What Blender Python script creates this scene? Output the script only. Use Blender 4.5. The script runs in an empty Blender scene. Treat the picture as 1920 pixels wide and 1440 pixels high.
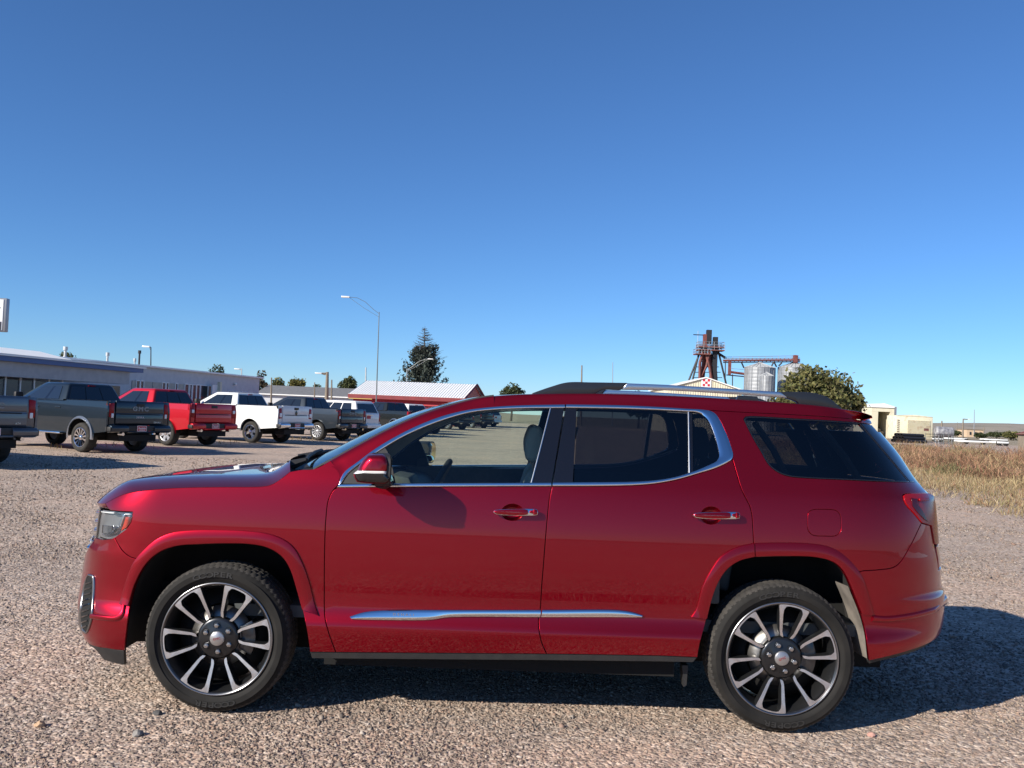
import bpy, bmesh, math, random
import numpy as np
from mathutils import Vector, Matrix
from mathutils.geometry import delaunay_2d_cdt
random.seed(7); RNG = np.random.default_rng(11)
C = bpy.context.scene.collection
SC = bpy.context.scene

# ------------------------------------------------------------------ camera, sky, sun, exposure
F_PX = 1700.0
CAM = np.array([1.4802, -4.5853, 1.5422]); YAW, PITCH, ROLL = .0066, .0365, .0335   # in the frame of the parked SUV
LOT_X, LOT_Y = .0085, .0040                       # slight slope of the gravel lot round the SUV
TILT = (Matrix.Rotation(-LOT_X, 4, 'Y') @ Matrix.Rotation(-LOT_Y, 4, 'X'))
def cam_axes():
    cy, sy, cp, sp = math.cos(YAW), math.sin(YAW), math.cos(PITCH), math.sin(PITCH)
    f = np.array([-sy*cp, cy*cp, sp]); r0 = np.array([cy, sy, 0]); u0 = np.cross(r0, f)
    return r0*math.cos(ROLL)+u0*math.sin(ROLL), -r0*math.sin(ROLL)+u0*math.cos(ROLL), f
RX, UX, FX = cam_axes()
cm = Matrix(((RX[0], UX[0], -FX[0], CAM[0]), (RX[1], UX[1], -FX[1], CAM[1]), (RX[2], UX[2], -FX[2], CAM[2]), (0, 0, 0, 1)))
CAMW = TILT @ cm
cd = bpy.data.cameras.new('camera'); cam = bpy.data.objects.new('camera', cd); C.objects.link(cam)
cam.matrix_world = CAMW; cd.sensor_width = 36; cd.lens = F_PX/1920*36; cd.clip_end = 6000; cd.clip_start = .05
SC.camera = cam
SUN_AZ, SUN_EL = math.radians(-128), math.radians(28)      # azimuth measured from +Y towards +X
sd = Vector((math.sin(SUN_AZ)*math.cos(SUN_EL), math.cos(SUN_AZ)*math.cos(SUN_EL), math.sin(SUN_EL)))
w = bpy.data.worlds.new('World'); SC.world = w; w.use_nodes = True
wn = w.node_tree; wn.nodes.clear()
sky = wn.nodes.new('ShaderNodeTexSky'); sky.sky_type = 'NISHITA'; sky.sun_disc = False
sky.sun_elevation = SUN_EL; sky.sun_rotation = SUN_AZ; sky.altitude = 1500; sky.air_density = 1.0; sky.dust_density = .0; sky.ozone_density = 10.0
bg = wn.nodes.new('ShaderNodeBackground'); bg.inputs[1].default_value = .096
wo = wn.nodes.new('ShaderNodeOutputWorld'); tn = wn.nodes.new('ShaderNodeMix'); tn.data_type = 'RGBA'; tn.blend_type = 'MULTIPLY'; tn.inputs[0].default_value = 1; tn.inputs[7].default_value = (1.0, 1.02, 1.01, 1)
wn.links.new(sky.outputs[0], tn.inputs[6]); wn.links.new(tn.outputs[2], bg.inputs[0]); wn.links.new(bg.outputs[0], wo.inputs[0])
sl = bpy.data.lights.new('sun', 'SUN'); sl.energy = 5.0; sl.angle = math.radians(.53); sl.color = (1, .93, .82)
so = bpy.data.objects.new('sun', sl); C.objects.link(so); so.rotation_euler = sd.to_track_quat('Z', 'Y').to_euler()
vs = SC.view_settings; vs.view_transform = 'Standard'; vs.look = 'None'; vs.exposure = 0.52; vs.gamma = 1.0; vs.use_curve_mapping = False

# ------------------------------------------------------------------ materials
def mat(name, col=(.5, .5, .5), rough=.5, metal=0.0, coat=0.0, spec=.5, coat_rough=.03, emit=None):
    m = bpy.data.materials.new(name); m.use_nodes = True
    b = m.node_tree.nodes['Principled BSDF']
    b.inputs['Base Color'].default_value = (*col, 1); b.inputs['Roughness'].default_value = rough
    b.inputs['Metallic'].default_value = metal; b.inputs['Coat Weight'].default_value = coat
    b.inputs['Coat Roughness'].default_value = coat_rough; b.inputs['Specular IOR Level'].default_value = spec
    return m
def N(m, t): return m.node_tree.nodes.new(t)
def L(m, a, b): m.node_tree.links.new(a, b)
def noise_mat(name, cols, scale=5, rough=.7, detail=6, bump=0.0, bscale=None, metal=0.0, coat=0.0, stretch=(1, 1, 1), pos=None, coat_rough=.05):
    """colour ramp over noise in object space, optional bump"""
    m = mat(name, cols[0], rough, metal, coat, coat_rough=coat_rough); b = m.node_tree.nodes['Principled BSDF']
    tc = N(m, 'ShaderNodeTexCoord'); mp = N(m, 'ShaderNodeMapping'); mp.inputs['Scale'].default_value = stretch
    L(m, tc.outputs['Object'], mp.inputs[0])
    n = N(m, 'ShaderNodeTexNoise'); n.inputs['Scale'].default_value = scale; n.inputs['Detail'].default_value = detail
    L(m, mp.outputs[0], n.inputs[0]); r = N(m, 'ShaderNodeValToRGB'); L(m, n.outputs[0], r.inputs[0])
    k = len(cols); e = r.color_ramp.elements
    while len(e) < k: e.new(.5)
    for i, c in enumerate(cols):
        e[i].position = pos[i] if pos else .32+.36*i/max(1, k-1); e[i].color = (*c, 1)
    L(m, r.outputs[0], b.inputs['Base Color'])
    if bump:
        n2 = N(m, 'ShaderNodeTexNoise'); n2.inputs['Scale'].default_value = bscale or scale*4; n2.inputs['Detail'].default_value = 8
        L(m, mp.outputs[0], n2.inputs[0]); bp = N(m, 'ShaderNodeBump'); bp.inputs['Strength'].default_value = bump
        L(m, n2.outputs[0], bp.inputs['Height']); L(m, bp.outputs[0], b.inputs['Normal'])
    return m
def attr_mat(name, rough=.8, spec=.3, trans=0.0):
    m = mat(name, (.3, .3, .3), rough, spec=spec); a = N(m, 'ShaderNodeAttribute'); a.attribute_name = 'Col'
    L(m, a.outputs['Color'], m.node_tree.nodes['Principled BSDF'].inputs['Base Color'])
    if trans:
        b = m.node_tree.nodes['Principled BSDF']; t = N(m, 'ShaderNodeBsdfTranslucent'); L(m, a.outputs['Color'], t.inputs[0])
        mx = N(m, 'ShaderNodeMixShader'); mx.inputs[0].default_value = trans; L(m, b.outputs[0], mx.inputs[1]); L(m, t.outputs[0], mx.inputs[2])
        L(m, mx.outputs[0], m.node_tree.nodes['Material Output'].inputs[0])
    return m
def glass_mat(name, tint, ior=1.5):
    m = bpy.data.materials.new(name); m.use_nodes = True; nt = m.node_tree; nt.nodes.clear()
    o = N(m, 'ShaderNodeOutputMaterial'); t = N(m, 'ShaderNodeBsdfTransparent'); t.inputs[0].default_value = (*tint, 1)
    g = N(m, 'ShaderNodeBsdfGlossy'); g.inputs['Roughness'].default_value = .0; g.inputs[0].default_value = (1, 1, 1, 1)
    fr = N(m, 'ShaderNodeFresnel'); fr.inputs[0].default_value = ior; mx = N(m, 'ShaderNodeMixShader')
    L(m, fr.outputs[0], mx.inputs[0]); L(m, t.outputs[0], mx.inputs[1]); L(m, g.outputs[0], mx.inputs[2]); L(m, mx.outputs[0], o.inputs[0])
    return m
def paint(name, col, metal=.45, rough=.38, dust=.0):
    m = mat(name, col, rough, metal, 1.0, coat_rough=.015); b = m.node_tree.nodes['Principled BSDF']
    tc = N(m, 'ShaderNodeTexCoord'); n = N(m, 'ShaderNodeTexNoise'); n.inputs['Scale'].default_value = 900; n.inputs['Detail'].default_value = 2
    L(m, tc.outputs['Object'], n.inputs[0]); bp = N(m, 'ShaderNodeBump'); bp.inputs['Strength'].default_value = .04; bp.inputs['Distance'].default_value = .001
    L(m, n.outputs[0], bp.inputs['Height']); L(m, bp.outputs[0], b.inputs['Normal'])       # metallic flake under a smooth coat
    b.inputs['Coat IOR'].default_value = 1.42; b.inputs['Specular IOR Level'].default_value = .2
    # a film of dust that varies in patches
    n2 = N(m, 'ShaderNodeTexNoise'); n2.inputs['Scale'].default_value = 3.5; n2.inputs['Detail'].default_value = 10; n2.inputs['Roughness'].default_value = .7
    L(m, tc.outputs['Object'], n2.inputs[0]); mr = N(m, 'ShaderNodeMapRange'); mr.inputs[1].default_value = .35; mr.inputs[2].default_value = .75
    mr.inputs[3].default_value = dust*.25; mr.inputs[4].default_value = dust; L(m, n2.outputs[0], mr.inputs[0])
    mx = N(m, 'ShaderNodeMix'); mx.data_type = 'RGBA'; mx.inputs[6].default_value = (*col, 1); mx.inputs[7].default_value = (.42, .34, .28, 1)
    L(m, mr.outputs[0], mx.inputs[0]); L(m, mx.outputs[2], b.inputs['Base Color'])
    cr = N(m, 'ShaderNodeMath'); cr.operation = 'MULTIPLY_ADD'; cr.inputs[1].default_value = .35; cr.inputs[2].default_value = .012
    L(m, mr.outputs[0], cr.inputs[0]); L(m, cr.outputs[0], b.inputs['Coat Roughness'])
    return m
M = {}
M['red'] = paint('red_metallic_paint', (.27, .0010, .0105), .85, .35, .002)
M['chrome'] = mat('chrome', (.78, .79, .81), .06, 1.0)
M['satin'] = mat('satin_silver', (.55, .57, .60), .28, 1.0)
M['blackgloss'] = mat('black_gloss', (.006, .006, .008), .08, 0, .6)
M['blackplastic'] = noise_mat('black_plastic', [(.012, .012, .013), (.022, .021, .021)], 14, .6, bump=.05, bscale=300)
M['darkrail'] = mat('dark_rail', (.012, .013, .016), .35, 0, .2)
M['void'] = mat('dark_void', (.004, .004, .004), .9)
M['liner'] = noise_mat('wheel_liner', [(.006, .006, .006), (.014, .013, .012)], 6, .95)
M['dustliner'] = noise_mat('dusty_liner', [(.10, .088, .075), (.24, .21, .18)], 9, .95)
M['rubber'] = noise_mat('tyre_rubber', [(.010, .0095, .009), (.020, .0185, .017)], 7, .75, bump=.03, bscale=160)
M['rubber'].node_tree.nodes['Principled BSDF'].inputs['Specular IOR Level'].default_value = .22
M['tread'] = noise_mat('tyre_tread', [(.022, .020, .018), (.055, .049, .043)], 11, .9)
M['letter'] = mat('tyre_letters', (.024, .023, .022), .5)
M['rimdark'] = mat('rim_dark_paint', (.07, .072, .077), .3, .85, .4)
M['rimface'] = noise_mat('machined_alloy', [(.62, .62, .63), (.78, .78, .79)], 30, .36, metal=1.0, coat=.3)
M['hubdark'] = mat('hub_dark', (.028, .029, .032), .3, .7, .4)
M['badge'] = mat('dull_badge', (.20, .20, .21), .4, .7)
M['rimedge'] = mat('rim_edge', (.30, .30, .31), .3, 1.0)
M['disc'] = mat('brake_disc', (.25, .24, .23), .4, .9)
M['cap'] = mat('hub_cap', (.42, .41, .41), .35, .8)
M['nut'] = mat('lug_nut', (.5, .5, .5), .25, 1.0)
M['redletter'] = mat('red_letters', (.22, .012, .018), .4)
M['glass'] = glass_mat('window_glass', (.84, .93, .86))
M['privacy'] = glass_mat('privacy_glass', (.20, .205, .215), 1.6)
M['screen'] = glass_mat('windscreen_glass', (.84, .92, .87))
M['lens'] = glass_mat('clear_lens', (.88, .9, .92))
M['amber'] = mat('amber_lens', (.62, .06, .03), .12, 0, 1.0)
M['redlens'] = mat('red_lens', (.28, .005, .010), .2, 0, 0, .25)
M['reddark'] = mat('dark_red_lens', (.06, .004, .010), .15, 0, 0, .3)
M['reflector'] = mat('lamp_reflector', (.75, .77, .8), .12, 1.0)
M['lampwhite'] = mat('lamp_white', (.78, .78, .76), .25, 0, .6)
M['trim_dark'] = noise_mat('interior_dark', [(.055, .062, .065), (.075, .082, .085)], 20, .7)
M['trim_grey'] = noise_mat('interior_grey', [(.34, .34, .31), (.42, .41, .375)], 15, .8)
M['cream'] = noise_mat('interior_cream', [(.42, .40, .34), (.5, .47, .40)], 10, .8)
M['headliner'] = mat('headliner', (.10, .10, .095), .9)
M['lamp_house'] = mat('lamp_housing', (.30, .31, .32), .3, .6)
M['mirror'] = mat('mirror_glass', (.8, .84, .83), .02, 1.0)

# ------------------------------------------------------------------ object helpers
def tag(o, label, cat, group=None):
    o['label'] = label; o['category'] = cat
    if group: o['group'] = group
    return o
def struct(o): o['kind'] = 'structure'; return o
def link(name, me, parent=None):
    o = bpy.data.objects.new(name, me); C.objects.link(o)
    if parent is not None: o.parent = parent
    return o
def empty(name, loc=(0, 0, 0), rz=0.0):
    o = bpy.data.objects.new(name, None); C.objects.link(o); o.location = loc; o.rotation_euler = (0, 0, rz); o.empty_display_size = .2
    return o
def pyd(name, V, Fc, m, parent=None, smooth=True, normals=None):
    me = bpy.data.meshes.new(name); me.from_pydata([tuple(map(float, v)) for v in V], [], [tuple(f) for f in Fc])
    me.materials.append(m); me.update()
    if smooth: me.polygons.foreach_set('use_smooth', [True]*len(me.polygons))
    if normals is not None:
        me.normals_split_custom_set_from_vertices([tuple(map(float, n)) for n in normals])
    return link(name, me, parent)
class MB:
    """collects boxes, tubes and lathes into one mesh"""
    def __init__(s): s.v = []; s.f = []
    def add(s, v, f):
        k = len(s.v); s.v += [tuple(map(float, p)) for p in v]; s.f += [tuple(i+k for i in q) for q in f]; return s
    def box(s, c, d, rz=0.0, ax=None):
        x, y, z = [q/2 for q in d]; P = []
        for a in (-x, x):
            for b in (-y, y):
                for e in (-z, z):
                    p = Vector((a, b, e))
                    if ax is not None: p = ax @ p
                    elif rz: p = Matrix.Rotation(rz, 3, 'Z') @ p
                    P.append((c[0]+p.x, c[1]+p.y, c[2]+p.z))
        return s.add(P, [(0, 1, 3, 2), (4, 6, 7, 5), (0, 4, 5, 1), (2, 3, 7, 6), (0, 2, 6, 4), (1, 5, 7, 3)])
    def tube(s, pts, r, n=8, cap=True):
        pts = [Vector(p) for p in pts]; rr = r if isinstance(r, (list, tuple)) else [r]*len(pts); V = []; Fc = []
        up = Vector((0, 0, 1))
        for i, p in enumerate(pts):
            d = (pts[min(i+1, len(pts)-1)]-pts[max(i-1, 0)]).normalized()
            a = d.cross(up if abs(d.z) < .95 else Vector((1, 0, 0))).normalized(); b = d.cross(a)
            for k in range(n):
                t = 2*math.pi*k/n; V.append(p+(a*math.cos(t)+b*math.sin(t))*rr[i])
        for i in range(len(pts)-1):
            for k in range(n):
                j = (k+1) % n; Fc.append((i*n+k, i*n+j, (i+1)*n+j, (i+1)*n+k))
        if cap: Fc += [tuple(range(n)), tuple(reversed(range((len(pts)-1)*n, len(pts)*n)))]
        return s.add(V, Fc)
    def prism(s, poly, y0, y1, axis='y'):
        n = len(poly)
        mk = (lambda p, d: (p[0], d, p[1])) if axis == 'y' else (lambda p, d: (d, p[0], p[1])) if axis == 'x' else (lambda p, d: (p[0], p[1], d))
        V = [mk(p, y0) for p in poly]+[mk(p, y1) for p in poly]
        return s.add(V, [tuple(range(n)), tuple(range(2*n-1, n-1, -1))]+[(i, (i+1) % n, n+(i+1) % n, n+i) for i in range(n)])
    def build(s, name, m, parent=None, smooth=False, bevel=0.0, seg=2, sharp=40):
        me = bpy.data.meshes.new(name); bm = bmesh.new()
        vs_ = [bm.verts.new(v) for v in s.v]
        for f in s.f:
            try: bm.faces.new([vs_[i] for i in f])
            except ValueError: pass
        bmesh.ops.recalc_face_normals(bm, faces=bm.faces)
        if bevel:
            ed = [e for e in bm.edges if len(e.link_faces) == 2 and e.calc_face_angle() > .4]
            bmesh.ops.bevel(bm, geom=ed, offset=bevel, segments=seg, affect='EDGES', profile=.5, clamp_overlap=True)
        bm.to_mesh(me); bm.free(); me.materials.append(m)
        if smooth or bevel:
            me.polygons.foreach_set('use_smooth', [True]*len(me.polygons))
            try: me.set_sharp_from_angle(angle=math.radians(sharp))
            except Exception: pass
        return link(name, me, parent)
def lathe(profile, n, axis='y', a0=0, a1=2*math.pi):
    """profile: (radius, along axis)"""
    V = []; Fc = []; m = len(profile); full = abs(a1-a0-2*math.pi) < 1e-6; k = n if full else n+1
    for i in range(k):
        t = a0+(a1-a0)*i/n
        for r, h in profile:
            c, s_ = r*math.cos(t), r*math.sin(t)
            V.append((c, h, s_) if axis == 'y' else (c, s_, h) if axis == 'z' else (h, c, s_))
    for i in range(n):
        j = (i+1) % k
        for q in range(m-1): Fc.append((i*m+q, i*m+q+1, j*m+q+1, j*m+q))
    return V, Fc
def copy_tree(o, parent=None):
    c = o.copy(); C.objects.link(c); c.parent = parent
    for ch in list(o.children): copy_tree(ch, c)
    return c
def text_mesh(name, txt, size, m, parent, depth=.002, spacing=1.0, shear=0.0, bold=0.0):
    cu = bpy.data.curves.new(name, 'FONT'); cu.body = txt; cu.size = size; cu.align_x = 'CENTER'; cu.align_y = 'CENTER'
    cu.extrude = depth; cu.space_character = spacing; cu.shear = shear; cu.offset = bold; cu.resolution_u = 3
    t = bpy.data.objects.new(name, cu); C.objects.link(t); dg = bpy.context.evaluated_depsgraph_get()
    me = bpy.data.meshes.new_from_object(t.evaluated_get(dg)); bpy.data.objects.remove(t); bpy.data.curves.remove(cu)
    me.materials.clear(); me.materials.append(m); me.name = name
    return link(name, me, parent)
def smooth_px(pts, step=6.0, closed=False):
    """Catmull-Rom through traced points"""
    P = [np.array(p, float) for p in pts]; n = len(P); out = []
    rng = n if closed else n-1
    for i in range(rng):
        if closed: p0, p1, p2, p3 = P[i-1], P[i], P[(i+1) % n], P[(i+2) % n]
        else:
            p1, p2 = P[i], P[i+1]; p0 = P[i-1] if i else 2*p1-p2; p3 = P[i+2] if i+2 < n else 2*p2-p1
        d01, d12, d23 = [max(1e-6, np.linalg.norm(a-b))**.5 for a, b in ((p0, p1), (p1, p2), (p2, p3))]
        m1 = (p2-p1)+d12*((p1-p0)/d01-(p2-p0)/(d01+d12)); m2 = (p2-p1)+d12*((p3-p2)/d23-(p3-p1)/(d12+d23))
        k = max(1, int(np.linalg.norm(p2-p1)/step))
        for j in range(k):
            t = j/k; t2, t3 = t*t, t*t*t
            out.append(p1*(2*t3-3*t2+1)+m1*(t3-2*t2+t)+p2*(-2*t3+3*t2)+m2*(t3-t2))
    if not closed: out.append(P[-1])
    return np.array(out)
# rays of the photograph's camera: in the SUV's frame (for shaping it) and in the world (for finding where far things stand)
def ray(px, py):
    a = (np.asarray(px, float)-960)/F_PX; b = (720-np.asarray(py, float))/F_PX
    return a[..., None]*RX+b[..., None]*UX+FX
def on_y(px, py, y):
    d = ray(px, py); t = (np.asarray(y, float)-CAM[1])/d[..., 1]
    return CAM+d*t[..., None]
CW = np.array(CAMW.translation); R3 = np.array(CAMW.to_3x3())
def at(px, py, depth):
    """world point seen at this place of the picture, depth metres beyond the camera along Y"""
    d = R3 @ np.array([(px-960)/F_PX, (720-py)/F_PX, -1.0]); t = depth/d[1]
    return CW+d*t
def gx(px, depth, z=0.0):
    """x of the vertical line that stands at this picture column at that depth"""
    y = 720.0
    for _ in range(6):
        p = at(px, y, depth); y += (p[2]-z)*F_PX/depth
    return at(px, y, depth)[0]

# ================================================================== the red SUV
def pchip(xs, yv):
    xs = np.array(xs, float); yv = np.array(yv, float); h = np.diff(xs); d = np.diff(yv)/h; m = np.zeros_like(xs)
    m[1:-1] = np.where(d[:-1]*d[1:] > 0, 2*d[:-1]*d[1:]/(d[:-1]+d[1:]+1e-12), 0); m[0] = d[0]; m[-1] = d[-1]
    def g0(x):
        x = np.clip(np.asarray(x, float), xs[0], xs[-1]); i = np.clip(np.searchsorted(xs, x)-1, 0, len(h)-1)
        t = (x-xs[i])/h[i]; t2, t3 = t*t, t**3
        return yv[i]*(2*t3-3*t2+1)+m[i]*h[i]*(t3-2*t2+t)+yv[i+1]*(-2*t3+3*t2)+m[i+1]*h[i]*(t3-t2)
    tx = np.linspace(xs[0], xs[-1], 1500); ty = g0(tx)
    return lambda x: np.interp(x, tx, ty)
# how far the flank lies in from the widest line, by height
side_in = pchip([.15, .22, .30, .40, .455, .478, .50, .54, .60, .68, .77, .86, .95, 1.02, 1.10, 1.18, 1.25, 1.35, 1.45, 1.55, 1.62, 1.70],
                [.075, .045, .018, .004, .0, .004, .014, .0265, .0305, .0275, .0245, .0255, .0300, .0365, .0475, .064, .090, .133, .178, .225, .262, .32])
nose_x = pchip([.15, .247, .312, .392, .50, .572, .682, .777, .831, .912, .995, 1.06, 1.2], [-.80, -.874, -.919, -.940, -.951, -.947, -.932, -.923, -.892, -.884, -.874, -.82, -.6])
tail_x = pchip([.20, .30, .383, .449, .55, .66, .69, .724, .84, .927, 1.18, 1.208, 1.259, 1.413, 1.499, 1.574, 1.66], [3.55, 3.70, 3.831, 3.906, 3.942, 3.946, 3.925, 3.919, 3.913, 3.896, 3.873, 3.843, 3.788, 3.682, 3.607, 3.538, 3.45])
XF, XR, YC, NE, LF, LR = -.30, 3.05, .955, 2.7, 1.15, 1.30
UC0, UC1 = XF-LF, XR+LR                                    # centre line at the nose / the tail
def surf(U, z):
    U = np.asarray(U, float); z = np.asarray(z, float); y0 = side_in(z)
    ff = U < XF; rr = U > XR
    phi = np.where(ff, (XF-U)/LF, np.where(rr, (U-XR)/LR, 0))*math.pi/2; phi = np.clip(phi, 0, math.pi/2)
    c, s = np.abs(np.cos(phi)), np.abs(np.sin(phi)); r = 1/(c**NE+s**NE)**(1/NE); a, b = s*r, c*r
    x = np.where(ff, XF-(XF-nose_x(z))*a, np.where(rr, XR+(tail_x(z)-XR)*a, U))
    y = y0+(YC-y0)*(1-b); y = y+.02*((x-1.35)/2.2)**2*np.clip(b*2, 0, 1)
    return np.stack([x, y, z+0*x], -1)
def surf_n(U, z):
    e = .004; du = surf(U+e, z)-surf(U-e, z); dz = surf(U, z+e)-surf(U, z-e); n = np.cross(du, dz)
    n /= np.linalg.norm(n, axis=-1, keepdims=True)+1e-12
    return n                                                # du=+x, dz=+z  ->  x cross z = -y : outwards
def project(P):
    d = P-CAM; z = d @ FX
    return np.stack([960+F_PX*(d @ RX)/z, 720-F_PX*(d @ UX)/z], -1)
def to_uz(px):
    """traced picture points -> (U, z) on the flank of the car"""
    q = np.array(px, float).reshape(-1, 2); p0 = on_y(q[:, 0], q[:, 1], np.full(len(q), .06))
    U = np.clip(p0[:, 0], XF-.85, XR+.85); z = np.clip(p0[:, 2], .16, 1.69); k = 1e-4; lam = 60.0
    for _ in range(45):
        e = project(surf(U, z))-q; A = (project(surf(U+k, z))-q-e)/k; B = (project(surf(U, z+k))-q-e)/k
        a11 = (A*A).sum(1)+lam; a22 = (B*B).sum(1)+lam; a12 = (A*B).sum(1); g1 = (A*e).sum(1); g2 = (B*e).sum(1)
        det = a11*a22-a12**2; dU = np.clip((a22*g1-a12*g2)/det, -.06, .06); dz = np.clip((a11*g2-a12*g1)/det, -.06, .06)
        U = np.clip(U-dU, UC0, UC1); z = np.clip(z-dz, .16, 1.69)
        if max(abs(dU).max(), abs(dz).max()) < 2e-5: break
    return np.stack([U, z], -1)
def inpoly(P, poly):
    x, y = P[:, 0], P[:, 1]; r = np.zeros(len(P), bool); n = len(poly); j = n-1
    for i in range(n):
        xi, yi = poly[i]; xj, yj = poly[j]
        c = ((yi > y) != (yj > y)) & (x < (xj-xi)*(y-yi)/(yj-yi+1e-15)+xi); r ^= c; j = i
    return r
def area2(p): x, y = p[:, 0], p[:, 1]; return .5*np.sum(x*np.roll(y, -1)-np.roll(x, -1)*y)
def densify(poly, step):
    out = []; n = len(poly)
    for i in range(n):
        a, b = poly[i], poly[(i+1) % n]; k = max(1, int(np.ceil(np.linalg.norm(b-a)/step)))
        for j in range(k): out.append(a+(b-a)*j/k)
    return np.array(out)
def clean(poly, eps=.0012):
    out = [poly[0]]
    for p in poly[1:]:
        if np.linalg.norm(p-out[-1]) > eps: out.append(p)
    if np.linalg.norm(out[0]-out[-1]) < eps: out.pop()
    return np.array(out)
def edge_normals(poly):
    """outward unit normals at the points of a counter-clockwise outline"""
    t = np.roll(poly, -1, 0)-np.roll(poly, 1, 0); n = np.stack([t[:, 1], -t[:, 0]], -1)
    return n/(np.linalg.norm(n, axis=1, keepdims=True)+1e-12)
def tri_fill(loops, grid):
    """triangulate outline loops[0] with holes loops[1:], with inner grid points"""
    pts = np.concatenate(loops); lo, hi = loops[0].min(0), loops[0].max(0)
    gxx, gzz = np.meshgrid(np.arange(lo[0]+grid/2, hi[0], grid), np.arange(lo[1]+grid/2, hi[1], grid)); G = np.stack([gxx.ravel(), gzz.ravel()], -1)
    if len(G):
        ok = inpoly(G, loops[0])
        for h in loops[1:]: ok &= ~inpoly(G, h)
        G = G[ok]
    if len(G):
        d = np.min(np.linalg.norm(G[:, None]-pts[None], axis=2), 1); G = G[d > grid*.45]
    allp = np.concatenate([pts, G]) if len(G) else pts
    ed = []; k = 0
    for lp in loops:
        n = len(lp); ed += [(k+i, k+(i+1) % n) for i in range(n)]; k += n
    r = delaunay_2d_cdt([Vector(p) for p in allp], ed, [], 1, 1e-7)
    V = np.array([tuple(v) for v in r[0]]); T = np.array([f for f in r[2] if len(f) == 3])
    cen = V[T].mean(1); ok = inpoly(cen, loops[0])
    for h in loops[1:]: ok &= ~inpoly(cen, h)
    return V, T[ok]
YM = 2*YC
def mirror_y(P): Q = np.array(P, float); Q[:, 1] = YM-Q[:, 1]; return Q
suv = empty('parked_suv')
suv.matrix_world = TILT
tag(suv, 'red metallic SUV with chrome window trim parked broadside in the foreground', 'car')
shell = MB()
def both(name, V, Fc, m, parent=None, nrm=None, smooth=True, mir=True):
    o = pyd(name, V, Fc, m, parent or suv, smooth, nrm)
    if mir:
        nm = None
        if nrm is not None: nm = np.array(nrm); nm[:, 1] *= -1
        p2 = parent
        if parent is not None and parent is not suv: p2 = parent.get('twin_obj') and bpy.data.objects.get(parent['twin_obj']) or parent
        q = pyd(name, mirror_y(V), [tuple(reversed(f)) for f in Fc], m, p2 or suv, smooth, nm); o['twin_obj'] = q.name
    return o
def panel(name, poly, m, h=0.0, gap=.0022, bev=.0018, depth=.012, grid=.035, step=.014, holes=(), parent=None, back=True, mir=True):
    """a pressed panel: outline in (U, z), laid on the flank, with rolled edges and a flange"""
    poly = clean(np.array(poly, float))
    if area2(poly) < 0: poly = poly[::-1]
    poly = densify(poly, step); loops = []
    n = edge_normals(poly); loops.append(poly-n*(gap+bev)); outs = [n]
    for hl in holes:
        hl = clean(np.array(hl, float))
        if area2(hl) < 0: hl = hl[::-1]
        hl = densify(hl, step); hn = edge_normals(hl); loops.append(hl+hn*bev); outs.append(-hn)
    V2, T = tri_fill(loops, grid)
    P = surf(V2[:, 0], V2[:, 1]); nn = surf_n(V2[:, 0], V2[:, 1]); P = P+nn*h
    V = list(P); NR = list(nn); Fc = []
    for a, b, c in T:
        fn = np.cross(P[b]-P[a], P[c]-P[a]); Fc.append((a, b, c) if fn @ nn[a] > 0 else (a, c, b))
    for lp, on in zip(loops, outs):
        k = len(lp); A = surf(lp[:, 0], lp[:, 1]); na = surf_n(lp[:, 0], lp[:, 1]); l2 = lp+on*bev
        B = surf(l2[:, 0], l2[:, 1]); od = B-A; od /= np.linalg.norm(od, axis=1, keepdims=True)+1e-12
        r0 = A+na*h; r1 = A+na*(h-bev*.3)+od*bev*.7; r2 = A+na*(h-bev)+od*bev; r3 = r2-na*depth
        base = len(V)
        for R, nv in ((r0, na), (r1, na*.75+od*.66), (r2, na*.25+od*.97), (r3, od)):
            V += list(R); NR += list(nv/np.linalg.norm(nv, axis=1, keepdims=True))
        for q in range(3):
            for i in range(k):
                j = (i+1) % k; a, b, c, d = base+q*k+i, base+q*k+j, base+(q+1)*k+j, base+(q+1)*k+i
                fn = np.cross(np.array(V[b])-V[a], np.array(V[d])-V[a]); Fc.append((a, b, c, d) if fn @ NR[a] > 0 else (a, d, c, b))
    o = both(name, np.array(V), Fc, m, parent, np.array(NR), mir=mir)
    if back:
        V2, T = tri_fill([poly]+[densify(clean(np.array(hh, float)), step) for hh in holes], .09); P = surf(V2[:, 0], V2[:, 1])+surf_n(V2[:, 0], V2[:, 1])*(h-.016)
        shell.add(P, [tuple(t) for t in T]); shell.add(mirror_y(P), [tuple(t) for t in T])
    return o
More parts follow.
